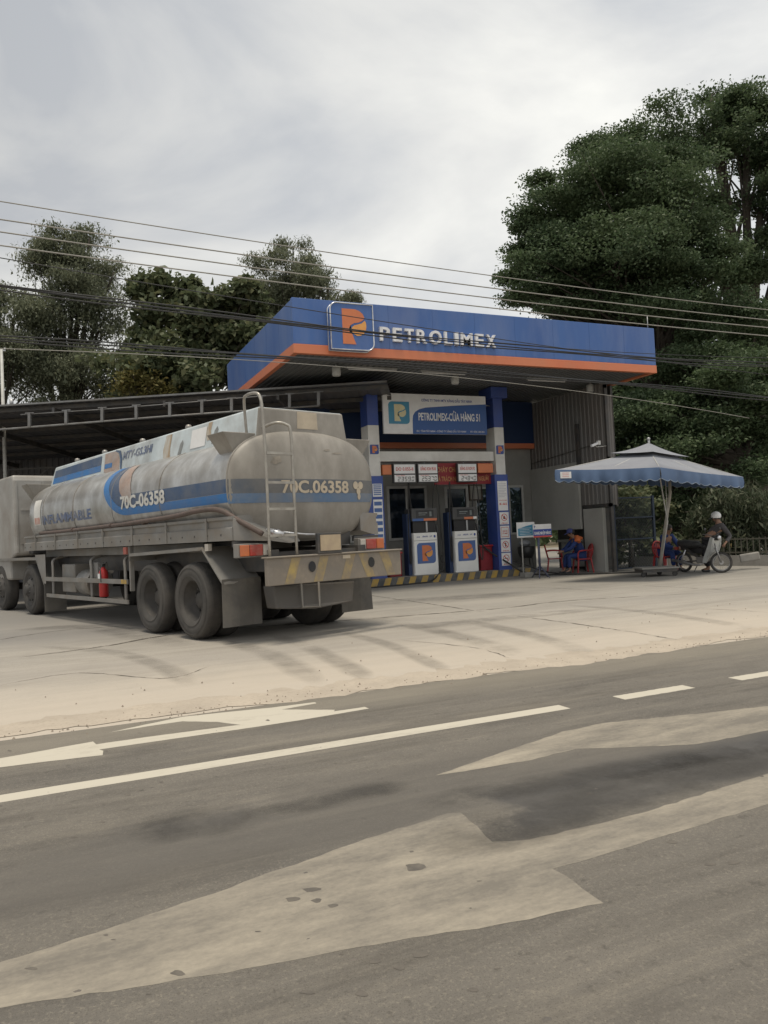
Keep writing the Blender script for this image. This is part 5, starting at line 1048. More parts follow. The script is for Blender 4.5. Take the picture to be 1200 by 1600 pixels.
for (za, zb, d) in ((3.55, 4.35, 6.0),):
    m.bar(SP(0, d, za), SP(LN, d, za), .05); m.bar(SP(0, d, zb), SP(LN, d, zb), .05); k = 0; i = 0
    while k < LN-1.2: m.bar(SP(k, d, za if i % 2 else zb), SP(k+1.2, d, zb if i % 2 else za), .035); m.bar(SP(k, d, za), SP(k, d, zb), .03); k += 1.2; i += 1
m.build('lattice_truss', steel_dk, sh)
for k in (.6, 6.8, 13.0, LN-1.0):
    MB().cyl(SP(k, DP-.3, 0), SP(k, DP-.3, 4.9), .06, 10).build('post', steel_dk, sh)
for k in (2.4,): MB().cyl(SP(k, .3, 0), SP(k, .3, 5.3), .07, 10).build('post', steel_dk, sh)
m = MB(); m.tube([SP(9.3, .05, 5.45), SP(9.3, .05, 5.6)], .05, 8); tag(m.build('roof_vent', galv), 'stubby round vent standing on the front edge of the shelter roof', 'vent')

# slender pole at the far left
q = P(3, 640, 24); m = MB(); tp = P(2, 545, 24)
lp = thing('pole', 'slender white pole rising above the shelter roof at the left edge', 'pole', (tp.x, tp.y, 0)); m.tube([(tp.x, tp.y, 0), (tp.x, tp.y, tp.z)], [.07, .045], 10); m.build('shaft', frame_m, lp)
m = MB(); m.bar(tp+Vector((-.12, 0, -.05)), tp+Vector((.12, 0, -.05)), .04); m.ball(tp+Vector((.1, 0, .0)), .04, 8, 6); m.build('insulator', galv, lp)

# ================================================================== BOARDS, BAG, CART, PARASOL
def PD(px, py, Z_): return P(px, py, Z_)
# teal board on a pole (left of the two)
b0 = G(819, 903); b0.z = 0; zt = PY(819, 816, b0.y).z; zb_ = PY(819, 840, b0.y).z
bd1 = thing('standing_board', 'teal and white printed board on a thin pole with a concrete foot', 'sign', b0)
xa, xb = PY(807, 828, b0.y).x, PY(835, 828, b0.y).x
m = MB(); m.cyl(b0+Vector((0, .02, .12)), Vector((b0.x, b0.y+.02, zt)), .018, 8); m.build('pole', frame_m, bd1)
MB().box((b0.x-.04, b0.y-.12, 0), (b0.x+.26, b0.y+.16, .15)).build('foot', isl_m, bd1, bevel=.015)
MB().box((xa, b0.y-.02, zb_), (xb, b0.y, zt)).build('board', white_clean, bd1, bevel=.004)
pm = plane_map((xa, b0.y-.02, zb_), X, Z, .003); w2, h2 = xb-xa, zt-zb_
m = MB(); poly_decal(m, [(w2*.06, h2*.12), (w2*.96, h2*.12), (w2*.96, h2*.86), (w2*.5, h2*.74), (w2*.06, h2*.58)], pm); m.build('teal_field', teal, bd1)
m = MB(); pm3 = plane_map((xa, b0.y-.02, zb_), X, Z, .005)
for i in range(5): poly_decal(m, [(w2*.14, h2*(.2+.1*i)), (w2*(.8-.1*(i % 2)), h2*(.2+.1*i)), (w2*(.8-.1*(i % 2)), h2*(.225+.1*i)), (w2*.14, h2*(.225+.1*i))], pm3)
m.build('small_print', letter_m, bd1)
# tripod board
b1 = G(845, 903); b1.z = 0; zt = PY(845, 819, b1.y).z; zb_ = PY(845, 839.5, b1.y).z; xa, xb = PY(832.5, 830, b1.y).x, PY(861, 830, b1.y).x
bd2 = thing('tripod_board', 'white blue and red notice board reading DANG NHAP HANG on a blue tripod', 'sign', b1)
MB().box((xa, b1.y-.02, zb_), (xb, b1.y, zt)).build('board', white_clean, bd2, bevel=.004); w2, h2 = xb-xa, zt-zb_
pm = plane_map((xa, b1.y-.02, zb_), X, Z, .003); pm3 = plane_map((xa, b1.y-.02, zb_), X, Z, .006)
m = MB(); poly_decal(m, [(0, h2*.12), (w2, h2*.12), (w2, h2*.62), (0, h2*.62)], pm); m.build('blue_field', bluetext, bd2)
m = MB(); poly_decal(m, [(0, 0), (w2, 0), (w2, h2*.12), (0, h2*.12)], pm); m.build('red_field', mat('red_print', (.6, .08, .07), .5, (.5, .08, .07), 4.), bd2)
m = MB(); text_decal(m, 'ĐANG NHẬP HÀNG', pm3, (w2*.04, h2*.22, w2*.96, h2*.44), .04); m.build('lettering', letter_m, bd2)
m = MB(); text_decal(m, 'P', pm3, (w2*.05, h2*.72, w2*.12, h2*.9), .04); m.build('small_emblem', bluetext, bd2)
m = MB(); m.cyl(b1+Vector((0, .02, .2)), (b1.x, b1.y+.02, zb_+.1), .035, 8)
tb = mat('blue_tripod', (.05, .06, .12), .5, (.08, .09, .14), 6.)
m.build('pole', tb, bd2)
for a in (-2.3, -1.35, .3, 1.8): MB().tube([b1+Vector((0, .02, .36)), b1+Vector((.33*cos(a), .33*sin(a), .015))], .015, 6).build('leg', tb, bd2)
# low chair with a black bag/pot
p0 = G(824, 893); p0.z = 0
pt = thing('charcoal_bin', 'black round bin on thin legs left of the first red chair', 'bin', p0)
m = MB(); m.lathe([(0, .45), (.2, .45), (.27, .6), (.28, .82), (.24, .84), (0, .84)], p0, Z, 18); m.build('bowl', blackp, pt)
for a in (.5, 2.1, 3.7, 5.3): MB().tube([p0+Vector((.18*cos(a), .18*sin(a), .5)), p0+Vector((.26*cos(a), .26*sin(a), 0))], .018, 6).build('leg', steel_dk, pt)
tg = MB(); tg.ball(p0+Vector((-.05, 0, .93)), (.22, .16, .11), 12, 8)
tag(tg.build('plastic_bag', mat('white_plastic_bag', (.35, .37, .4), .4, (.25, .27, .3), 6.)), 'crumpled pale plastic bag lying on the black bin', 'bag')

def chair_at(loc, rz, label):
    c = thing('plastic_chair', label, 'chair', (0, 0, 0), 0, 'red plastic armchairs')
    # seat front faces +x
    m = MB(); m.prism(rr(-.22, -.21, .22, .21, .06), (0, 0, .43), X, Y, .03); m.build('seat', red_m, c)
    m = MB()
    pts = [(-.21, .19*cos(a), .62+.24*sin(a)) for a in [i*2*pi/16 for i in range(16)]]
    m.tube([Vector((p[0]-.10*(p[2]-.43)/.45, p[1]*1.05, p[2])) for p in pts], .024, 6, closed=True)
    for y in (-.12, -.06, 0, .06, .12):
        zt_ = .62+.24*sqrt(max(0, 1-(y/.19)**2)); zb__ = .62-.24*sqrt(max(0, 1-(y/.19)**2)); m.bar((-.22-.10*(zb__-.43)/.45, y, zb__), (-.22-.10*(zt_-.43)/.45, y, zt_), .028, .012, up=X)
    m.build('backrest', red_m, c)
    for y in (-.24, .24):
        m = MB(); m.tube(smooth([(-.26, y*.9, .66), (-.1, y, .68), (.15, y, .66), (.21, y, .58), (.22, y, .43)], 4), .022, 6); m.build('armrest', red_m, c)
    for x_, y in ((.19, -.2), (.19, .2), (-.19, -.2), (-.19, .2)):
        m = MB(); m.bar((x_, y, .44), (x_*1.3, y*1.15, 0), .05, .035); m.build('leg', red_m, c)
    c.location = loc; c.rotation_euler = (0, 0, rz); c['label'] = label; return c
FACE = math.atan2(-R_[1], -R_[0])                        # facing image-left
c1 = G(868, 893); c1.z = 0; c2 = G(912, 894.5); c2.z = 0; c3 = G(1040, 892); c3.z = 0
chair_at(c1, FACE-.5-pi*.9, 'empty red plastic armchair to the left of the seated worker'); chair_at(c2+Vector((-.02, .0, 0)), FACE+.1, 'red plastic armchair under the worker in blue and orange'); 
chair_at(c3, FACE+pi*.62, 'red plastic armchair behind the parasol pole')

# ================================================================== PEOPLE
def skin_obj(name, m, verts, edges, radii, parent, root=0, sub=2):
    me = bpy.data.meshes.new(name); me.from_pydata([tuple(v) for v in verts], edges, []); o = bpy.data.objects.new(name, me); COL.objects.link(o); o.parent = parent
    md = o.modifiers.new('skin', 'SKIN'); md.use_smooth_shade = True
    for i, r in enumerate(radii):
        sv = me.skin_vertices[0].data[i]; sv.radius = (r if isinstance(r, tuple) else (r, r)); sv.use_root = (i == root)
    sb = o.modifiers.new('sub', 'SUBSURF'); sb.levels = sub; sb.render_levels = sub
    me.materials.append(m); WM[o.name] = WM[parent.name]; return o
def person(label, loc, rz, J, top, topm, legm, headgear, hg_m, hands=(('', ''))):
    """J: joints in local metres, facing +x. keys: pelvis, waist, chest, neck, head, and l/r shoulder, elbow, wrist, hip, knee, ankle, toe"""
    p = thing('person', label, 'person', loc, rz)
    names = ['pelvis', 'waist', 'chest', 'neck', 'head']; V = [Vector(J[k]) for k in names]; Ed = [(0, 1), (1, 2), (2, 3), (3, 4)]; Rd = [(.12, .15), (.11, .14), (.12, .16), .055, .085]
    idx = dict((k, i) for i, k in enumerate(names))
    hd = Vector(J['head']); fw = Vector(J.get('face', (1, 0, 0))).normalized(); upv = Vector((0, 0, 1)); V.append(hd+Vector((0, 0, .08))); Rd.append(.075); Ed.append((4, 5))
    nose = hd+fw*.10+upv*-.0; V.append(nose); Rd.append(.018); Ed.append((4, 6))
    for s in 'lr':
        for k, par, r in (('shoulder', 'chest', .06), ('elbow', 'shoulder', .042), ('wrist', 'elbow', .028)):
            idx[s+k] = len(V); V.append(Vector(J[s+k])); Rd.append(r); Ed.append((idx[s+par] if s+par in idx else idx[par], idx[s+k]))
        wv = Vector(J[s+'wrist']); d = (wv-Vector(J[s+'elbow'])).normalized(); side = d.cross(Vector((0, 0, 1)) if abs(d.z) < .8 else Vector((0, 1, 0))).normalized(); pal = wv+d*.05
        idx['pal'] = len(V); V.append(pal); Rd.append((.035, .02)); Ed.append((idx[s+'wrist'], idx['pal']))
        dn = side.cross(d)
        if dn.z > 0: dn = -dn
        for fi, (of, ln) in enumerate(((-.03, .06), (-.01, .07), (.01, .066), (.03, .052))):
            b = len(V); V += [pal+side*of+d*.03, pal+side*of*1.15+d*(.03+ln*.5)+dn*.012, pal+side*of*1.15+d*(.03+ln*.75)+dn*.04]; Rd += [.0095, .0085, .007]; Ed += [(idx['pal'], b), (b, b+1), (b+1, b+2)]
        b = len(V); sg = 1 if s == 'l' else -1; V += [wv+d*.03+side*.035*sg, wv+d*.06+side*.055*sg+dn*.02]; Rd += [.011, .009]; Ed += [(idx['pal'], b), (b, b+1)]
        for k, par, r in (('hip', 'pelvis', .085), ('knee', 'hip', .055), ('ankle', 'knee', .036), ('toe', 'ankle', .03)):
            idx[s+k] = len(V); V.append(Vector(J[s+k])); Rd.append(r); Ed.append((idx[s+par] if s+par in idx else idx[par], idx[s+k]))
    skin_obj('body', skin_m, V, Ed, Rd, p)
    # clothing
    def sub(nm, mm, keys, ed, rd): skin_obj(nm, mm, [Vector(J[k]) if isinstance(k, str) else Vector(k) for k in keys], ed, rd, p)
    mid = lambda a, b, t: tuple(Vector(J[a]).lerp(Vector(J[b]), t))
    sub('shirt', topm, ['waist', 'pelvis', 'chest', mid('chest', 'neck', .7), 'lshoulder', 'lelbow', mid('lelbow', 'lwrist', .8), 'rshoulder', 'relbow', mid('relbow', 'rwrist', .8)],
        [(0, 1), (0, 2), (2, 3), (2, 4), (4, 5), (5, 6), (2, 7), (7, 8), (8, 9)], [(.135, .165), (.14, .17), (.145, .185), .07, .085, .062, .05, .085, .062, .05])
    sub('trousers', legm, ['pelvis', 'lhip', 'lknee', mid('lknee', 'lankle', .85), 'rhip', 'rknee', mid('rknee', 'rankle', .85)], [(0, 1), (1, 2), (2, 3), (0, 4), (4, 5), (5, 6)], [(.135, .16), .105, .082, .062, .105, .082, .062])
    for s in 'lr':
        sub('shoe', blackp, [tuple(Vector(J[s+'ankle'])+Vector((-.03, 0, -.05))), tuple(Vector(J[s+'toe'])+Vector((.02, 0, -.0)))], [(0, 1)], [.042, .038])
    m = MB(); o_ = WM[p.name]; hc = o_ @ (hd+Vector((0, 0, .055))); fd = (o_.to_3x3() @ fw)
    if headgear == 'cap':
        m.lathe([(.108, -.02), (.112, .02), (.10, .07), (.06, .105), (0, .115)], hc, Z, 18); c_ = hc+fd*.10+Vector((0, 0, .0)); sd_ = fd.cross(Z)
        m.add([hc+fd*.08+sd_*.08, hc+fd*.20+sd_*.05-Z*.02, hc+fd*.20-sd_*.05-Z*.02, hc+fd*.08-sd_*.08, hc+fd*.08+sd_*.08-Z*.012, hc+fd*.20+sd_*.05-Z*.032, hc+fd*.20-sd_*.05-Z*.032, hc+fd*.08-sd_*.08-Z*.012], [(0, 1, 2, 3), (7, 6, 5, 4), (0, 4, 5, 1), (1, 5, 6, 2), (2, 6, 7, 3)]); m.build('cap', hg_m, p)
    elif headgear == 'helmet':
        m.lathe([(.125, -.045), (.135, -.01), (.13, .05), (.10, .10), (.055, .13), (0, .14)], hc+Vector((0, 0, .005)), Z, 20); m.build('helmet', hg_m, p)
        m = MB(); sd_ = fd.cross(Z); m.add([hc+fd*.10+sd_*.09, hc+fd*.19+sd_*.06-Z*.02, hc+fd*.19-sd_*.06-Z*.02, hc+fd*.10-sd_*.09, hc+fd*.10+sd_*.09-Z*.02, hc+fd*.19+sd_*.06-Z*.035, hc+fd*.19-sd_*.06-Z*.035, hc+fd*.10-sd_*.09-Z*.02], [(0, 1, 2, 3), (7, 6, 5, 4), (0, 4, 5, 1), (1, 5, 6, 2), (2, 6, 7, 3)]); m.build('visor', blackp, p)
        m = MB(); m.tube([hc+sd_*.12-Z*.04, hc+sd_*.09-Z*.13+fd*.04, hc-Z*.17+fd*.05, hc-sd_*.09-Z*.13+fd*.04, hc-sd_*.12-Z*.04], .008, 5); m.build('chin_strap', black, p)
    m = MB(); hb = hc-fd*.02; m.lathe([(.098, -.075), (.106, -.02), (.104, .03), (.08, .075), (0, .10)], hb-fd*.012, Z, 14); m.build('hair', hair_m, p)
    m = MB(); sd_ = fd.cross(Z).normalized()
    for sg in (-1, 1): m.ball(o_ @ hd+fd*.083+sd_*.032*sg+Z*.022, .010, 8, 6)
    m.build('eyes', blackp, p)
    m = MB(); m.bar(o_ @ hd+fd*.084-sd_*.022-Z*.045, o_ @ hd+fd*.084+sd_*.022-Z*.045, .012, .008); m.build('mouth', mat('lips', (.22, .08, .07), .5, (.18, .07, .06), 8.), p)
    m = MB()
    for sg in (-1, 1): m.ball(o_ @ hd+sd_*.088*sg+Z*.0, (.018, .018, .03), 8, 6)
    m.build('ears', skin_m, p)
    return p
def sitJ(lean=.22, **kw):
    J = dict(pelvis=(0, 0, .54), waist=(.03, 0, .68), chest=(.08+lean*.4, 0, .90), neck=(.12+lean*.55, 0, 1.09), head=(.19+lean*.6, 0, 1.19), lshoulder=(.08+lean*.5, .18, .99), rshoulder=(.08+lean*.5, -.18, .99),
             lelbow=(.20+lean, .24, .74), relbow=(.20+lean, -.23, .74), lwrist=(.42+lean, .08, .66), rwrist=(.42+lean, -.06, .66), lhip=(.03, .10, .52), rhip=(.03, -.10, .52), lknee=(.46, .14, .52), rknee=(.46, -.13, .53),
             lankle=(.44, .15, .09), rankle=(.50, -.14, .09), ltoe=(.60, .17, .035), rtoe=(.66, -.15, .035), face=(1, 0, -.25)); J.update(kw); return J
wk = person('seated worker in a blue uniform with orange shoulders and a blue cap', c2+Vector((-.04, 0, 0)), FACE+.1, sitJ(), None, cloth_blue, cloth_blue, 'cap', mat('cap_blue', (.05, .06, .2), .8, (.04, .05, .16), 6.))
mid_ = WM[wk.name]
m = MB()
for sg in (1, -1):
    m.tube(smooth([mid_ @ Vector((.17, sg*.05, 1.085)), mid_ @ Vector((.16, sg*.13, 1.075)), mid_ @ Vector((.17, sg*.20, 1.03)), mid_ @ Vector((.2, sg*.255, .93))], 4), [.055]*4+[.075]*4+[.098]*4+[.08], 10)
m.ball(mid_ @ Vector((.07, 0, 1.04)), (.12, .15, .07), 14, 8); m.build('orange_yoke', cloth_org, wk)
# person behind the parasol base, seen from behind
person('person in dark blue sitting with their back turned behind the parasol pole', c3+Vector((0, 0, 0)), FACE+pi*.62, sitJ(.1, face=(1, 0, -.1)), None, cloth_blue, cloth_blue, 'hair', hair_m)

# ================================================================== MOTORCYCLE AND RIDER
fc = G(1128, 895); hdv = Vector((R_[0], R_[1], 0)).normalized()*.48-Vector((FW_[0], FW_[1], 0)).normalized()*.88; hdv.normalize(); ma = math.atan2(hdv.y, hdv.x)
mc = thing('motorcycle', 'small white and black motorcycle parked facing right beside the parasol', 'motorcycle', fc-hdv*.6, ma)
MMx = WM[mc.name]
def MM(): return MB(MMx)
tw = mat('bike_tyre', (.03, .03, .03), .7, (.06, .055, .05), 6.); spk = mat('spoke_metal', (.45, .45, .45), .35, (.3, .3, .3), 6., metal=.7); bwhite = mat('bike_white', (.55, .56, .54), .35, (.45, .46, .45), 4.)
def mwheel(cx, st, nm='wheel'):
    Rw = .275; ax = Vector((sin(st), cos(st), 0)); c = Vector((cx, 0, Rw)); u = Vector((cos(st), -sin(st), 0))
    m = MM(); m.tube([c+u*cos(a)*(Rw-.03)+Z*sin(a)*(Rw-.03) for a in [2*pi*i/36 for i in range(36)]], .034, 10, closed=True); w_ = m.build(nm, tw, mc)
    m = MM(); m.tube([c+u*cos(a)*(Rw-.065)+Z*sin(a)*(Rw-.065) for a in [2*pi*i/36 for i in range(36)]], .014, 6, closed=True)
    for i in range(18): a = 2*pi*i/18; m.bar(c+ax*(.03 if i % 2 else -.03), c+u*cos(a)*(Rw-.07)+Z*sin(a)*(Rw-.07), .004)
    m.cyl(c-ax*.05, c+ax*.05, .055, 16); m.build('rim', spk, w_)
st_ = -.75
mwheel(.6, st_); mwheel(-.6, 0)
fu = Vector((cos(st_), -sin(st_), 0)); fx = Vector((sin(st_), cos(st_), 0)); fcn = Vector((.6, 0, .275))
m = MM()
for sg in (-1, 1): m.tube([fcn+fx*.07*sg, fcn+fx*.07*sg-fu*.10+Z*.32, Vector((.42, 0, .78))+fx*.05*sg], .02, 8)
m.build('fork', spk, mc)
m = MM(); vs = []
for i in range(9):
    a = radians(20+i*16)
    for sg in (-1, 1): vs.append(fcn+fu*cos(a)*.32+Z*sin(a)*.32+fx*.055*sg)
m.add(vs, [(2*i, 2*i+1, 2*i+3, 2*i+2) for i in range(8)], True); m.build('front_fender', blackp, mc)
m = MM(); sh_ = [(.50, .92), (.40, .96), (.30, .72), (.16, .42), (.10, .27), (.22, .26), (.36, .45), (.48, .72)]
for sg in (-1, 1): m.prism([(a, b) for a, b in sh_], (0, sg*.16, 0), X, Z, .03) if sg > 0 else m.prism([(a, b) for a, b in sh_], (0, -.13, 0), X, Z, .03)
m.add([(.50, -.16, .92), (.50, .16, .92), (.40, .16, .55), (.30, .19, .40), (.30, -.19, .40), (.40, -.16, .55)], [(0, 1, 2, 5), (5, 2, 3, 4)]); m.build('leg_shield', bwhite, mc)
m = MM(); m.ball((.53, 0, .93), (.085, .085, .075)); m.box((.40, -.09, .86), (.52, .09, 1.0)); hl = m.build('headlight_cowl', blackp, mc, bevel=.03)
m = MM(); m.ball((.575, 0, .93), (.055, .068, .06)); m.build('headlight', chrome, hl)
m = MM(); m.tube(smooth([(.30, .33, 1.04), (.38, .22, 1.02), (.42, .05, .98), (.42, -.05, .98), (.38, -.22, 1.02), (.30, -.33, 1.04)], 4), .014, 6); m.build('handlebar', steel_dk, mc)
m = MM()
for sg in (-1, 1): m.tube([(.36, sg*.25, 1.02), (.39, sg*.29, 1.14)], .006, 5); m.ball((.39, sg*.30, 1.17), (.012, .05, .035), 10, 6)
m.build('mirrors', blackp, mc)
m = MM(); m.tube(smooth([(.12, 0, .68), (-.1, 0, .76), (-.35, 0, .77), (-.62, 0, .80), (-.76, 0, .80)], 4), [.05]*4+[.10]*4+[.11]*4+[.09]*4+[.05], 10); m.build('seat', blackp, mc)
m = MM(); m.tube([(.42, 0, .80), (.25, 0, .45), (.0, 0, .38), (-.3, 0, .5), (-.6, 0, .72)], .04, 8); m.build('frame', steel_dk, mc)
m = MM(); m.prism([(-.05, .62), (-.1, .72), (-.8, .76), (-.78, .62), (-.45, .52), (-.15, .5)], (0, .11, 0), X, Z, .22); m.build('side_panel', blackp, mc)
m = MM(); m.cyl((.18, 0, .36), (-.02, 0, .36), .08, 12); m.box((-.12, -.1, .26), (.12, .1, .42)); m.build('engine', alu, mc, bevel=.02)
m = MM(); m.tube(smooth([(.1, -.08, .26), (0, -.14, .2), (-.3, -.16, .24), (-.8, -.17, .34)], 4), [.018]*5+[.035]*8, 8) if False else m.tube([(.1, -.08, .26), (0, -.14, .2), (-.3, -.16, .24), (-.85, -.17, .34)], [.018, .02, .04, .04], 10); m.build('exhaust', spk, mc)
m = MM(); m.tube([(-.6, -.13, .275), (-.42, -.13, .62)], .022, 8); m.build('shock_absorber', chrome, mc)
m = MM(); m.bar((-.6, -.08, .275), (-.1, -.08, .32), .04); m.bar((-.05, -.1, .25), (-.12, -.2, .02), .02); m.build('swing_arm', steel_dk, mc)
m = MM(); m.box((-.86, -.06, .62), (-.80, .06, .70)); m.build('tail_light', redlens, mc)
# rider standing astride at the front, one hand on the bar
rl = fc-hdv*.38+Vector((FW_[0], FW_[1], 0)).normalized()*.34
ra_ = math.atan2(-R_[1], -R_[0])-.35
inv = (Matrix.Translation(rl) @ Matrix.Rotation(ra_, 4, 'Z')).inverted()
def LJ(px, py, dz=0): return tuple(inv @ P(px, py, dz))
Zr = (MW.T @ (np.array(rl)-CAM))[2]
bar_ = inv @ (MMx @ Vector((.36, -.25, 1.05))); bar2 = inv @ (MMx @ Vector((.34, .27, 1.05)))
hx = inv @ P(1119, 812, Zr)
J = dict(pelvis=(-.12, 0, .82), waist=(-.12, 0, .96), chest=tuple(Vector((hx.x-.10, hx.y-.0, 1.16))), neck=tuple(Vector((hx.x-.05, hx.y, 1.33))), head=(hx.x, hx.y, 1.44),
    lshoulder=(hx.x-.12, hx.y+.19, 1.25), rshoulder=(hx.x-.12, hx.y-.19, 1.25), lelbow=tuple(inv @ P(1141, 838, Zr-.25)), relbow=(hx.x+.02, hx.y-.30, 1.02),
    lwrist=tuple(inv @ P(1133, 849, Zr-.42)), rwrist=(hx.x+.2, hx.y-.22, .98), lhip=(-.12, .10, .80), rhip=(-.12, -.10, .80), lknee=(-.04, .14, .44), rknee=(-.02, -.13, .44), lankle=(-.12, .15, .09), rankle=(-.1, -.14, .09), ltoe=(.04, .17, .035), rtoe=(.06, -.15, .035), face=(1, .1, -.15))
person('rider in a charcoal shirt and white helmet leaning over the motorcycle handlebar', rl, ra_, J, None, cloth_gry, cloth_blk, 'helmet', mat('helmet_white', (.8, .8, .8), .25, (.7, .7, .7), 3.))

# ================================================================== PARASOL ON A CART
cb0 = G(1032, 901); cb0.z = 0; cdx = Vector((R_[0], R_[1], 0)).normalized(); cdy = Vector((FW_[0], FW_[1], 0)).normalized()
cart = thing('cart', 'flat grey wheeled cart carrying the parasol pole', 'cart', cb0+cdy*.35)
CMx = Matrix([[cdx.x, cdy.x, 0, cb0.x+cdy.x*.35], [cdx.y, cdy.y, 0, cb0.y+cdy.y*.35], [0, 0, 1, 0], [0, 0, 0, 1]])
m = MB(CMx); m.box((-.48, -.38, .20), (.50, .38, .24)); m.build('deck', isl_m, cart, bevel=.006)
m = MB(CMx); m.box((-.44, -.34, .12), (.46, .34, .195)); m.build('under_frame', steel_dk, cart)
for a, b in ((-.42, -.30), (.40, -.30), (-.2, .28), (.2, .28)):
    m = MB(CMx); m.cyl((a, b-.02, .065), (a, b+.02, .065), .062, 16); m.build('wheel', black, cart)
par = thing('parasol', 'large square grey parasol with a scalloped blue valance beside the station', 'parasol', cb0+cdy*.35+Vector((0, 0, .24)))
PA, PR_, PN = P(867, 734, 19.2), P(1161, 745, 20.9), P(1031, 730, 17.9); PB = PA+PR_-PN+Vector((0, 0, .1)); AP = P(1014, 696, 19.9); cor = [PA, PN, PR_, PB]
def canopy_mesh(cor, ap, sag, n=10):
    m = MB()
    for k in range(4):
        a, b = cor[k], cor[(k+1) % 4]; vs = []
        for i in range(n+1):
            t_ = i/n
            for j in range(n+1):
                u = j/n; e_ = a.lerp(b, u); p_ = ap.lerp(e_, t_); p_ = p_-Vector((0, 0, sag*(sin(pi*t_)*.9+.9*t_*sin(pi*u)*.35*t_))); vs.append(p_)
        m.add(vs, [(i*(n+1)+j, i*(n+1)+j+1, (i+1)*(n+1)+j+1, (i+1)*(n+1)+j) for i in range(n) for j in range(n)], True)
    return m
cm = canopy_mesh(cor, AP-Vector((0, 0, .02)), .07).build('canopy', canvas, par)
tc_ = [AP.lerp(c, .42)+Vector((0, 0, .06)) for c in cor]; canopy_mesh(tc_, AP+Vector((0, 0, .07)), .045).build('top_vent', canvas, par)
mv = MB(); mt = MB()
for k in range(4):
    a, b = cor[k], cor[(k+1) % 4]; n = 60; vs = []; out_ = (b-a).cross(Z).normalized(); low = []
    if out_.dot((a+b)/2-AP) < 0: out_ = -out_
    for i in range(n+1):
        u = i/n; e_ = a.lerp(b, u)-Vector((0, 0, .07*.9*.35*sin(pi*u))); sc_ = abs(sin(pi*u*11)); wv = .03*sin(u*23)+.02*sin(u*51)
        vs += [e_, e_+out_*(.03+wv*.4)-Z*.15, e_+out_*(.02+wv)-Z*(.26+.055*sc_)]; low.append(e_+out_*(.024+wv)-Z*(.262+.055*sc_))
    mv.add(vs, [(3*i+j, 3*i+3+j, 3*i+4+j, 3*i+1+j) for i in range(n) for j in (0, 1)], True); mt.tube(low, .007, 5)
vl = mv.build('valance', valance_m, par); mt.build('trim', valtrim, vl)
pa = PA.lerp(PN, .06); pb = PA.lerp(PN, .17); nn_ = (PN-PA).cross(Z).normalized(); nn_ = nn_ if nn_.dot(PA-AP) > 0 or nn_.y < 0 else -nn_
if nn_.y > 0: nn_ = -nn_
m = MB(); o_ = [pa+nn_*.06-Z*.06, pb+nn_*.06-Z*.06, pb+nn_*.06-Z*.22, pa+nn_*.06-Z*.22]; m.add(o_, [(0, 1, 2, 3)]); lb_ = m.build('white_label', white_clean, vl)
m = MB(); pmm = plane_map(pa+nn_*.06-Z*.22, (pb-pa), Z, .004)
for i_ in range(3): poly_decal(m, [(.2, .035+.045*i_), (.8, .035+.045*i_), (.8, .043+.045*i_), (.2, .043+.045*i_)], plane_map(pa+nn_*.07-Z*.22, (pb-pa), Z, .0))
m.build('label_print', redtext, lb_)
base = CMx @ Vector((.12, 0, .24)); hubp = AP-Z*.12
m = MB(); m.tube([base, P(1047, 770, 20.2), P(1046, 752, 20.2)], .042, 10); m.build('pole', mat('pale_pole', (.40, .385, .34), .5, (.33, .31, .28), 4.), par)
m = MB(); m.tube([base+Vector((.04, 0, 0)), P(1043, 815, 20.1), P(1031, 745, 20.0), hubp], .018, 8); m.tube([P(1043, 815, 20.1), P(1040, 752, 20.0)], .012, 6); m.build('leaning_strut', frame_m, par)
for c in cor:
    MB().tube([hubp, c-Z*.02], .012, 6).build('rib', frame_m, par)
for k in range(4): MB().tube([hubp, (cor[k]+cor[(k+1) % 4])/2-Z*.05], .012, 6).build('rib', frame_m, par)
m = MB(); m.cyl(AP+Z*.0, AP+Z*.14, .03, 8); m.ball(AP+Z*.17, .045, 10, 8); m.build('finial', galv, par)

# background bits at the right: low wall, slab, yellow shed
sl = G(1155, 880); tag(MB().bar(P(1156, 873, 21.4), P(1187, 868, 21.2), .3, .22).build('concrete_block', isl_m, bevel=.03), 'pale concrete block on the ground right of the motorcycle', 'block')
lw = thing('low_wall', 'low grey wall with thin pale pickets behind the motorcycle', 'fence', P(1110, 880, 26)); lw_b = P(1110, 880, 26); lw_b.z = 0
m = MB(); p0_, p1_ = G(985, 884), G(1260, 884); p0_.z = p1_.z = 0; dd = (p1_-p0_).normalized(); m.bar(p0_+Z*.15, p1_+Z*.15, .15, .32); m.build('footing', isl_m, lw)
m = MB(); k = 0; L2 = (p1_-p0_).length
while k < L2: m.bar(p0_+dd*k+Z*.3, p0_+dd*k+Z*.85, .025); k += .18
m.bar(p0_+Z*.8, p1_+Z*.8, .04); m.bar(p0_+Z*.4, p1_+Z*.4, .04); m.build('pickets', mat('faded_yellow', (.10, .095, .07), .8, (.07, .068, .055), 5.), lw)
hs = thing('yellow_house', 'small ochre yellow house glimpsed through the drooping leaves', 'house', P(1180, 880, 38)*1.0)
q = P(1178, 880, 38); m = MB(); m.box((q.x-2.5, q.y, 0), (q.x+4, q.y+4, 2.9)); m.build('wall', mat('ochre_wall', (.5, .38, .16), .8, (.42, .32, .15), 1.), hs)
m = MB(); m.add([(q.x-2.9, q.y-.5, 2.85), (q.x+4.4, q.y-.5, 2.85), (q.x+4.4, q.y+2, 4.2), (q.x-2.9, q.y+2, 4.2), (q.x+4.4, q.y+4.5, 2.85), (q.x-2.9, q.y+4.5, 2.85)], [(0, 1, 2, 3), (3, 2, 4, 5)]); m.build('roof', mat('rusty_roof', (.2, .1, .07), .7, (.15, .09, .07), 2.), hs)
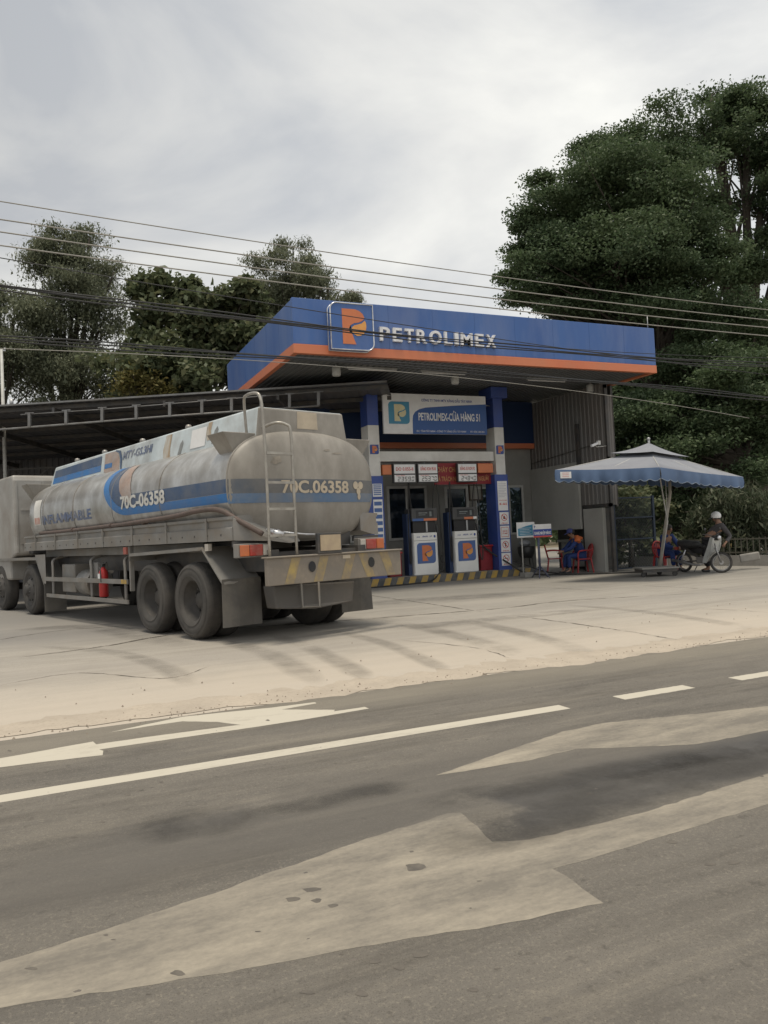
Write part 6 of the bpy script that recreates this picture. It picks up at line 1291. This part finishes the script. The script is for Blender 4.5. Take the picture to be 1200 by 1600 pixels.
m = MB(); m.box((q.x-.6, q.y-.03, .9), (q.x+.3, q.y-.002, 1.9)); m.build('window', glass, hs)

# ================================================================== WIRES
wm_l = mat('pale_wire', (.30, .29, .26), .5, (.24, .23, .21), 4.); wm_d = mat('black_cable', (.02, .02, .022), .5, (.03, .03, .03), 4.)
def wire(px, r, m_, label, yw=13.2, nm='power_line', extra=()):
    pts = [PY(a, b, yw) for a, b in px]; A_ = np.polyfit([p.x for p in pts], [p.z for p in pts], 2); x0_, x1_ = pts[0].x-9, pts[-1].x+9; mb = MB()
    for dz, dy in ((0, 0),)+tuple(extra):
        mb.tube([Vector((x_, yw+dy, float(np.polyval(A_, x_))+dz*(1+.6*sin(x_*.9+dy*40)))) for x_ in np.linspace(x0_, x1_, 40)], r, 6)
    tag(mb.build(nm, m_), label, 'cable', 'overhead lines along the road')
wire([(0, 315), (420, 379.5), (780, 433), (1200, 484)], .009, wm_l, 'thin overhead wire, highest of the four pale wires', 13.2)
wire([(0, 343), (420, 403), (780, 452), (1200, 500)], .011, wm_l, 'thin overhead wire, second from the top', 13.2)
wire([(0, 362), (420, 422), (780, 467), (1200, 512)], .011, wm_l, 'thin overhead wire, third from the top', 13.2)
wire([(0, 383), (420, 440), (780, 482), (1200, 525)], .011, wm_l, 'thin overhead wire, lowest of the four pale wires', 13.2)
wire([(0, 403), (358, 464), (700, 517), (965, 557), (1200, 585)], .008, wm_d, 'black overhead cable just below the pale wires', 13.4)
wire([(0, 448), (340, 491), (700, 534), (1025, 560), (1200, 571)], .012, wm_d, 'thick black bundled cable crossing in front of the canopy letters', 13.5, extra=((-.035, .03), (.04, -.02)))
wire([(0, 525), (420, 562), (700, 581), (958, 589), (1200, 625)], .012, wm_d, 'lowest thick black bundled cable crossing the canopy band', 13.6, extra=((.04, .03), (-.045, .0)))
wire([(0, 444), (340, 494), (700, 529), (1025, 552), (1200, 560)], .007, wm_d, 'hair-thin black cable beside the upper thick bundle', 13.55)
wire([(3, 545), (290, 556), (420, 566), (700, 588)], .007, wm_l, 'thin pale wire leaving the slender white pole at the left', 14.5)

# ================================================================== TREES
rng = np.random.default_rng(7)
def tree(name, label, Zd, lobes, nclump, per, leaf, lm_, trunk_px, group=None, flat=.5, spread=.55, aspect=.55, droop=0., tr=.22, seed=1, cat='tree', limbs=14, ground=None, shell=.45, twig=.02, bough=14):
    """lobes in measured image coordinates (cx, cy, rx, ry, depth offset) turned into ellipsoids of real size at camera depth Zd"""
    rg = np.random.default_rng(seed); Lb = []
    for (cx, cy, rx, ry, dz) in lobes:
        Zc = Zd+dz; Lb.append((np.array(P(cx, cy, Zc)), rx*Zc/F, ry*Zc/F))
    b = P(trunk_px, 860, Zd); base = Vector((b.x, b.y, 0)); root = thing(name, label, cat, base, 0, group)
    wts = np.array([l[1]*l[2] for l in Lb]); wts /= wts.sum(); cl = []; own = []
    nb = max(len(Lb)*3, nclump//bough); bs = []
    for i in rg.choice(len(Lb), nb, p=wts):                       # boughs: uneven masses of foliage with air between them
        d = rg.normal(size=3); d /= np.linalg.norm(d); c, a, h_ = Lb[i]; k = 1.05-.75*rg.random()**1.6
        bs.append((c+d*np.array([a, a*.85, h_])*k, i, (.30+.22*rg.random())*min(a, h_*1.4)))
    for j in rg.integers(0, nb, nclump):
        c, i, br = bs[j]; d = rg.normal(size=3); d /= np.linalg.norm(d); q = c+d*np.array([1.15, 1.15, .5])*br*rg.random()**.5
        q[2] -= .12*(q[0]-c[0])**2/max(br, .1)
        if q[2] < .3: q[2] = .3+rg.random()*.4
        cl.append(q); own.append(i)
    cl = np.array(cl); sp = spread*(.6+.8*rg.random(len(cl)))
    n = len(cl)*per; c = np.repeat(cl, per, 0); s_ = np.repeat(sp, per)[:, None]; off = rg.normal(size=(n, 3)); off /= np.linalg.norm(off, axis=1)[:, None]; off *= 1.75*rg.random((n, 1))**.45*s_*np.array([1, 1, flat])
    off[:, 2] -= droop*np.abs(rg.normal(size=n))*s_[:, 0]
    c = c+off; c[:, 2] = np.maximum(c[:, 2], .1)
    nn = rg.normal(size=(n, 3))*.75+np.array([0, 0, .9]); nn /= np.linalg.norm(nn, axis=1)[:, None]
    t1 = rg.normal(size=(n, 3)); 
    if droop: t1 = t1*.35+np.array([0, 0, -1.]); nn = rg.normal(size=(n, 3))
    t1 -= nn*(t1*nn).sum(1)[:, None]; t1 /= np.linalg.norm(t1, axis=1)[:, None]; t2 = np.cross(nn, t1)
    lf = leaf*(.6+.8*rg.random(n))[:, None]
    v = np.empty((n, 4, 3)); v[:, 0] = c-t1*lf; v[:, 1] = c-t2*lf*aspect; v[:, 2] = c+t1*lf; v[:, 3] = c+t2*lf*aspect
    v[:, 1] += nn*lf*.12; v[:, 3] += nn*lf*.12
    me = bpy.data.meshes.new('crown'); me.vertices.add(n*4); me.loops.add(n*4); me.polygons.add(n)
    me.vertices.foreach_set('co', (v-np.array(base)).reshape(-1)); me.loops.foreach_set('vertex_index', np.arange(n*4, dtype=np.int32)); me.polygons.foreach_set('loop_start', np.arange(0, n*4, 4, dtype=np.int32)); me.polygons.foreach_set('loop_total', np.full(n, 4, dtype=np.int32))
    me.update(); me.validate(); me.materials.append(lm_); o = bpy.data.objects.new('crown', me); COL.objects.link(o); o.parent = root; WM[o.name] = WM[root.name]
    m = MB(); top = max(float(l[0][2]) for l in Lb); fork = Vector((base.x, base.y, top*.38))
    m.tube([base-Z*.05, base.lerp(fork, .5)+Vector((tr*.4, 0, 0)), fork], [tr*1.35, tr, tr*.8], 10)
    hubs = []
    for c_, a, h_ in Lb:
        e_ = Vector(c_); mid = fork.lerp(e_, .5)+Vector((0, 0, (e_.z-fork.z)*.1)); m.tube(smooth([fork, mid, e_], 5), [tr*.55*(1-.8*i/10)for i in range(11)], 7); hubs.append(e_)
    pick = rg.choice(len(cl), min(len(cl), limbs*len(Lb)), replace=False)
    for i in pick:
        h_ = hubs[own[i]]; e_ = Vector(cl[i]); s0 = fork.lerp(h_, .4+.6*rg.random()); jm = s0.lerp(e_, .5)+Vector(rg.normal(size=3)*.15)+Z*.1
        m.tube([s0, jm, e_], [twig*2, twig*1.2, twig*.4], 5, caps=False)
    m.build('trunk', bark, root); return root
R_big = 'tall trees behind the station'
# big right-hand trees
tree('shade_tree', 'huge dark green shade tree whose crown reaches left over the canopy end', 31,
     [(900, 300, 85, 62, 0), (985, 330, 105, 80, -1), (870, 385, 80, 40, 0), (950, 420, 120, 60, -1), (860, 450, 66, 36, 0), (1040, 420, 90, 80, 0), (905, 262, 45, 28, 1), (985, 265, 75, 42, 1), (1000, 490, 110, 50, 0), (890, 492, 80, 24, 0), (832, 345, 42, 12, 0), (832, 318, 40, 9, 0), (812, 398, 40, 10, 0), (808, 372, 34, 7, 0), (845, 285, 34, 10, 0), (800, 432, 30, 9, 0), (930, 232, 34, 16, 1), (1050, 300, 60, 60, 1), (870, 415, 60, 50, 2), (808, 468, 34, 12, 0)],
     2300, 120, .064, leafA, 1060, R_big, flat=.32, spread=.46, seed=3, tr=.45, limbs=6, shell=.5, twig=.03)
tree('shade_tree', 'tallest tree at the right edge with limbs showing through thin foliage', 37,
     [(1110, 200, 95, 62, 0), (1050, 235, 60, 48, 0), (1165, 165, 55, 42, 0), (1110, 150, 50, 30, 0), (1200, 230, 80, 80, 0), (1260, 300, 90, 120, 0), (1105, 345, 40, 26, 0), (1175, 400, 40, 36, 0), (1100, 445, 50, 24, 0)],
     1150, 105, .074, leafA, 1190, R_big, flat=.4, spread=.46, seed=5, tr=.55, limbs=14, shell=.5, twig=.04)
tree('shade_tree', 'dark leafy tree filling the gap above and right of the parasol', 29,
     [(1050, 640, 100, 50, 0), (1130, 600, 100, 60, 0), (1000, 660, 60, 55, 0), (1190, 660, 90, 80, 0), (1080, 545, 90, 40, 2), (1180, 520, 80, 50, 3), (1100, 720, 120, 60, 0), (980, 740, 50, 50, 1), (1040, 790, 90, 50, 1)],
     1500, 105, .066, leafA, 1165, R_big, flat=.4, spread=.45, seed=6, tr=.4, limbs=5, shell=.7, twig=.03)
tree('shade_tree', 'dark tree mass farther back beyond the right end of the canopy', 44,
     [(1060, 560, 110, 70, 0), (1170, 560, 110, 90, 0), (1000, 620, 90, 80, 0), (1240, 640, 110, 120, 0), (1120, 680, 120, 100, 0), (960, 700, 70, 90, 0), (1080, 790, 150, 70, 0), (1230, 790, 120, 70, 0)],
     1500, 46, .2, leafA, 1100, R_big, flat=.6, spread=.9, seed=8, tr=.5, limbs=3, shell=.9)
tree('willowy_shrub', 'drooping long-leaved bush behind the motorcycle rider', 25,
     [(1150, 790, 55, 45, 0), (1110, 790, 45, 45, 0), (1190, 800, 45, 50, 0), (1070, 800, 40, 45, .5), (1150, 840, 50, 28, 0), (1225, 820, 40, 50, 0)],
     330, 46, .12, leafE, 1150, None, flat=.9, spread=.32, aspect=.16, droop=1.2, seed=10, tr=.1, cat='shrub', limbs=8, shell=.8, twig=.012)
tree('bushy_shrub', 'dark bush behind the mesh gate', 25,
     [(970, 800, 35, 40, 0), (965, 855, 30, 28, 0), (1010, 830, 40, 40, 1), (1045, 860, 40, 25, 1), (1000, 770, 50, 40, 1)], 260, 44, .085, leafC, 985, None, flat=.7, spread=.3, seed=11, tr=.08, cat='shrub', limbs=8, shell=.8, twig=.012)
# left-hand trees
Lg = 'trees behind the shelter'
tree('feathery_tree', 'tall feathery grey-green tree at the far left', 36,
     [(118, 395, 52, 42, 0), (85, 368, 28, 18, 0), (140, 372, 28, 18, 0), (150, 430, 58, 40, 0), (75, 420, 40, 34, 0), (100, 480, 85, 50, 0), (165, 490, 60, 50, 0), (178, 425, 26, 22, 0), (60, 560, 90, 55, 0), (150, 560, 85, 60, 0)],
     1150, 80, .078, leafB, 110, Lg, flat=.7, spread=.34, aspect=.3, droop=.5, seed=12, tr=.28, limbs=8, shell=.6, twig=.018, bough=13)
tree('feathery_tree', 'lower feathery tree cut by the left edge of the picture', 34,
     [(25, 480, 45, 35, 0), (0, 520, 70, 55, 0), (20, 580, 85, 60, 0), (-60, 520, 70, 80, 0)], 650, 80, .078, leafB, -10, Lg, flat=.7, spread=.34, aspect=.3, droop=.5, seed=13, tr=.22, limbs=8, shell=.7, bough=13)
tree('broad_leaf_tree', 'broad-leaved green tree left of the canopy corner', 33,
     [(268, 462, 46, 36, 0), (285, 436, 28, 18, 0), (315, 500, 62, 45, 0), (245, 520, 55, 46, 0), (352, 495, 48, 40, 0), (226, 458, 24, 22, 0), (340, 560, 75, 50, 0), (235, 580, 75, 48, 0), (300, 590, 100, 40, 0), (390, 540, 44, 55, 1), (378, 470, 30, 24, 0)],
     900, 36, .15, leafC, 290, Lg, flat=.7, spread=.34, aspect=.6, seed=14, tr=.25, limbs=7, shell=.6, twig=.018, bough=10)
tree('feathery_tree', 'feathery tree rising just behind the canopy corner', 38,
     [(455, 408, 50, 30, 0), (425, 438, 45, 28, 0), (505, 438, 48, 24, 0), (425, 465, 45, 32, 0), (530, 458, 34, 12, 0), (515, 448, 34, 20, 0), (475, 462, 66, 36, 0), (415, 515, 60, 44, 0), (458, 386, 22, 13, 0)],
     680, 80, .078, leafB, 470, Lg, flat=.7, spread=.32, aspect=.3, droop=.4, seed=15, tr=.2, limbs=9, shell=.6, twig=.016, bough=12)
tree('young_tree', 'thin young tree with yellowing leaves low between the two left trees', 31,
     [(215, 600, 30, 20, 0), (255, 612, 25, 12, 0)], 70, 30, .09, leafD, 225, Lg, flat=.8, spread=.26, aspect=.45, seed=16, tr=.06, limbs=10, shell=.7, twig=.012, bough=6)
# far green belt closing the horizon
bl = MB(); rg = np.random.default_rng(21)
vs = []; N_ = 26000
a = rg.uniform(-1.0, 1.3, N_); rad = rg.uniform(62, 80, N_); hgt = np.abs(rg.random(N_))*(4.5+1.5*np.sin(a*9)+1.2*np.sin(a*23))
c = np.stack([np.sin(a+.42)*rad, np.cos(a+.42)*rad, hgt], 1); t1 = rg.normal(size=(N_, 3)); t1 /= np.linalg.norm(t1, axis=1)[:, None]; t2 = np.cross(t1, rg.normal(size=(N_, 3))); t2 /= np.linalg.norm(t2, axis=1)[:, None]
s_ = .38*(.6+.8*rg.random(N_))[:, None]; v = np.stack([c-t1*s_, c-t2*s_*.6, c+t1*s_, c+t2*s_*.6], 1)
me = bpy.data.meshes.new('far_wood'); me.vertices.add(N_*4); me.loops.add(N_*4); me.polygons.add(N_); me.vertices.foreach_set('co', v.reshape(-1)); me.loops.foreach_set('vertex_index', np.arange(N_*4, dtype=np.int32)); me.polygons.foreach_set('loop_start', np.arange(0, N_*4, 4, dtype=np.int32)); me.polygons.foreach_set('loop_total', np.full(N_, 4, dtype=np.int32)); me.update(); me.validate(); me.materials.append(leafA)
o = bpy.data.objects.new('far_wood', me); COL.objects.link(o); tag(o, 'far low belt of trees along the horizon behind everything', 'wood', kind='stuff')

bpy.data.objects.remove(_tobj)
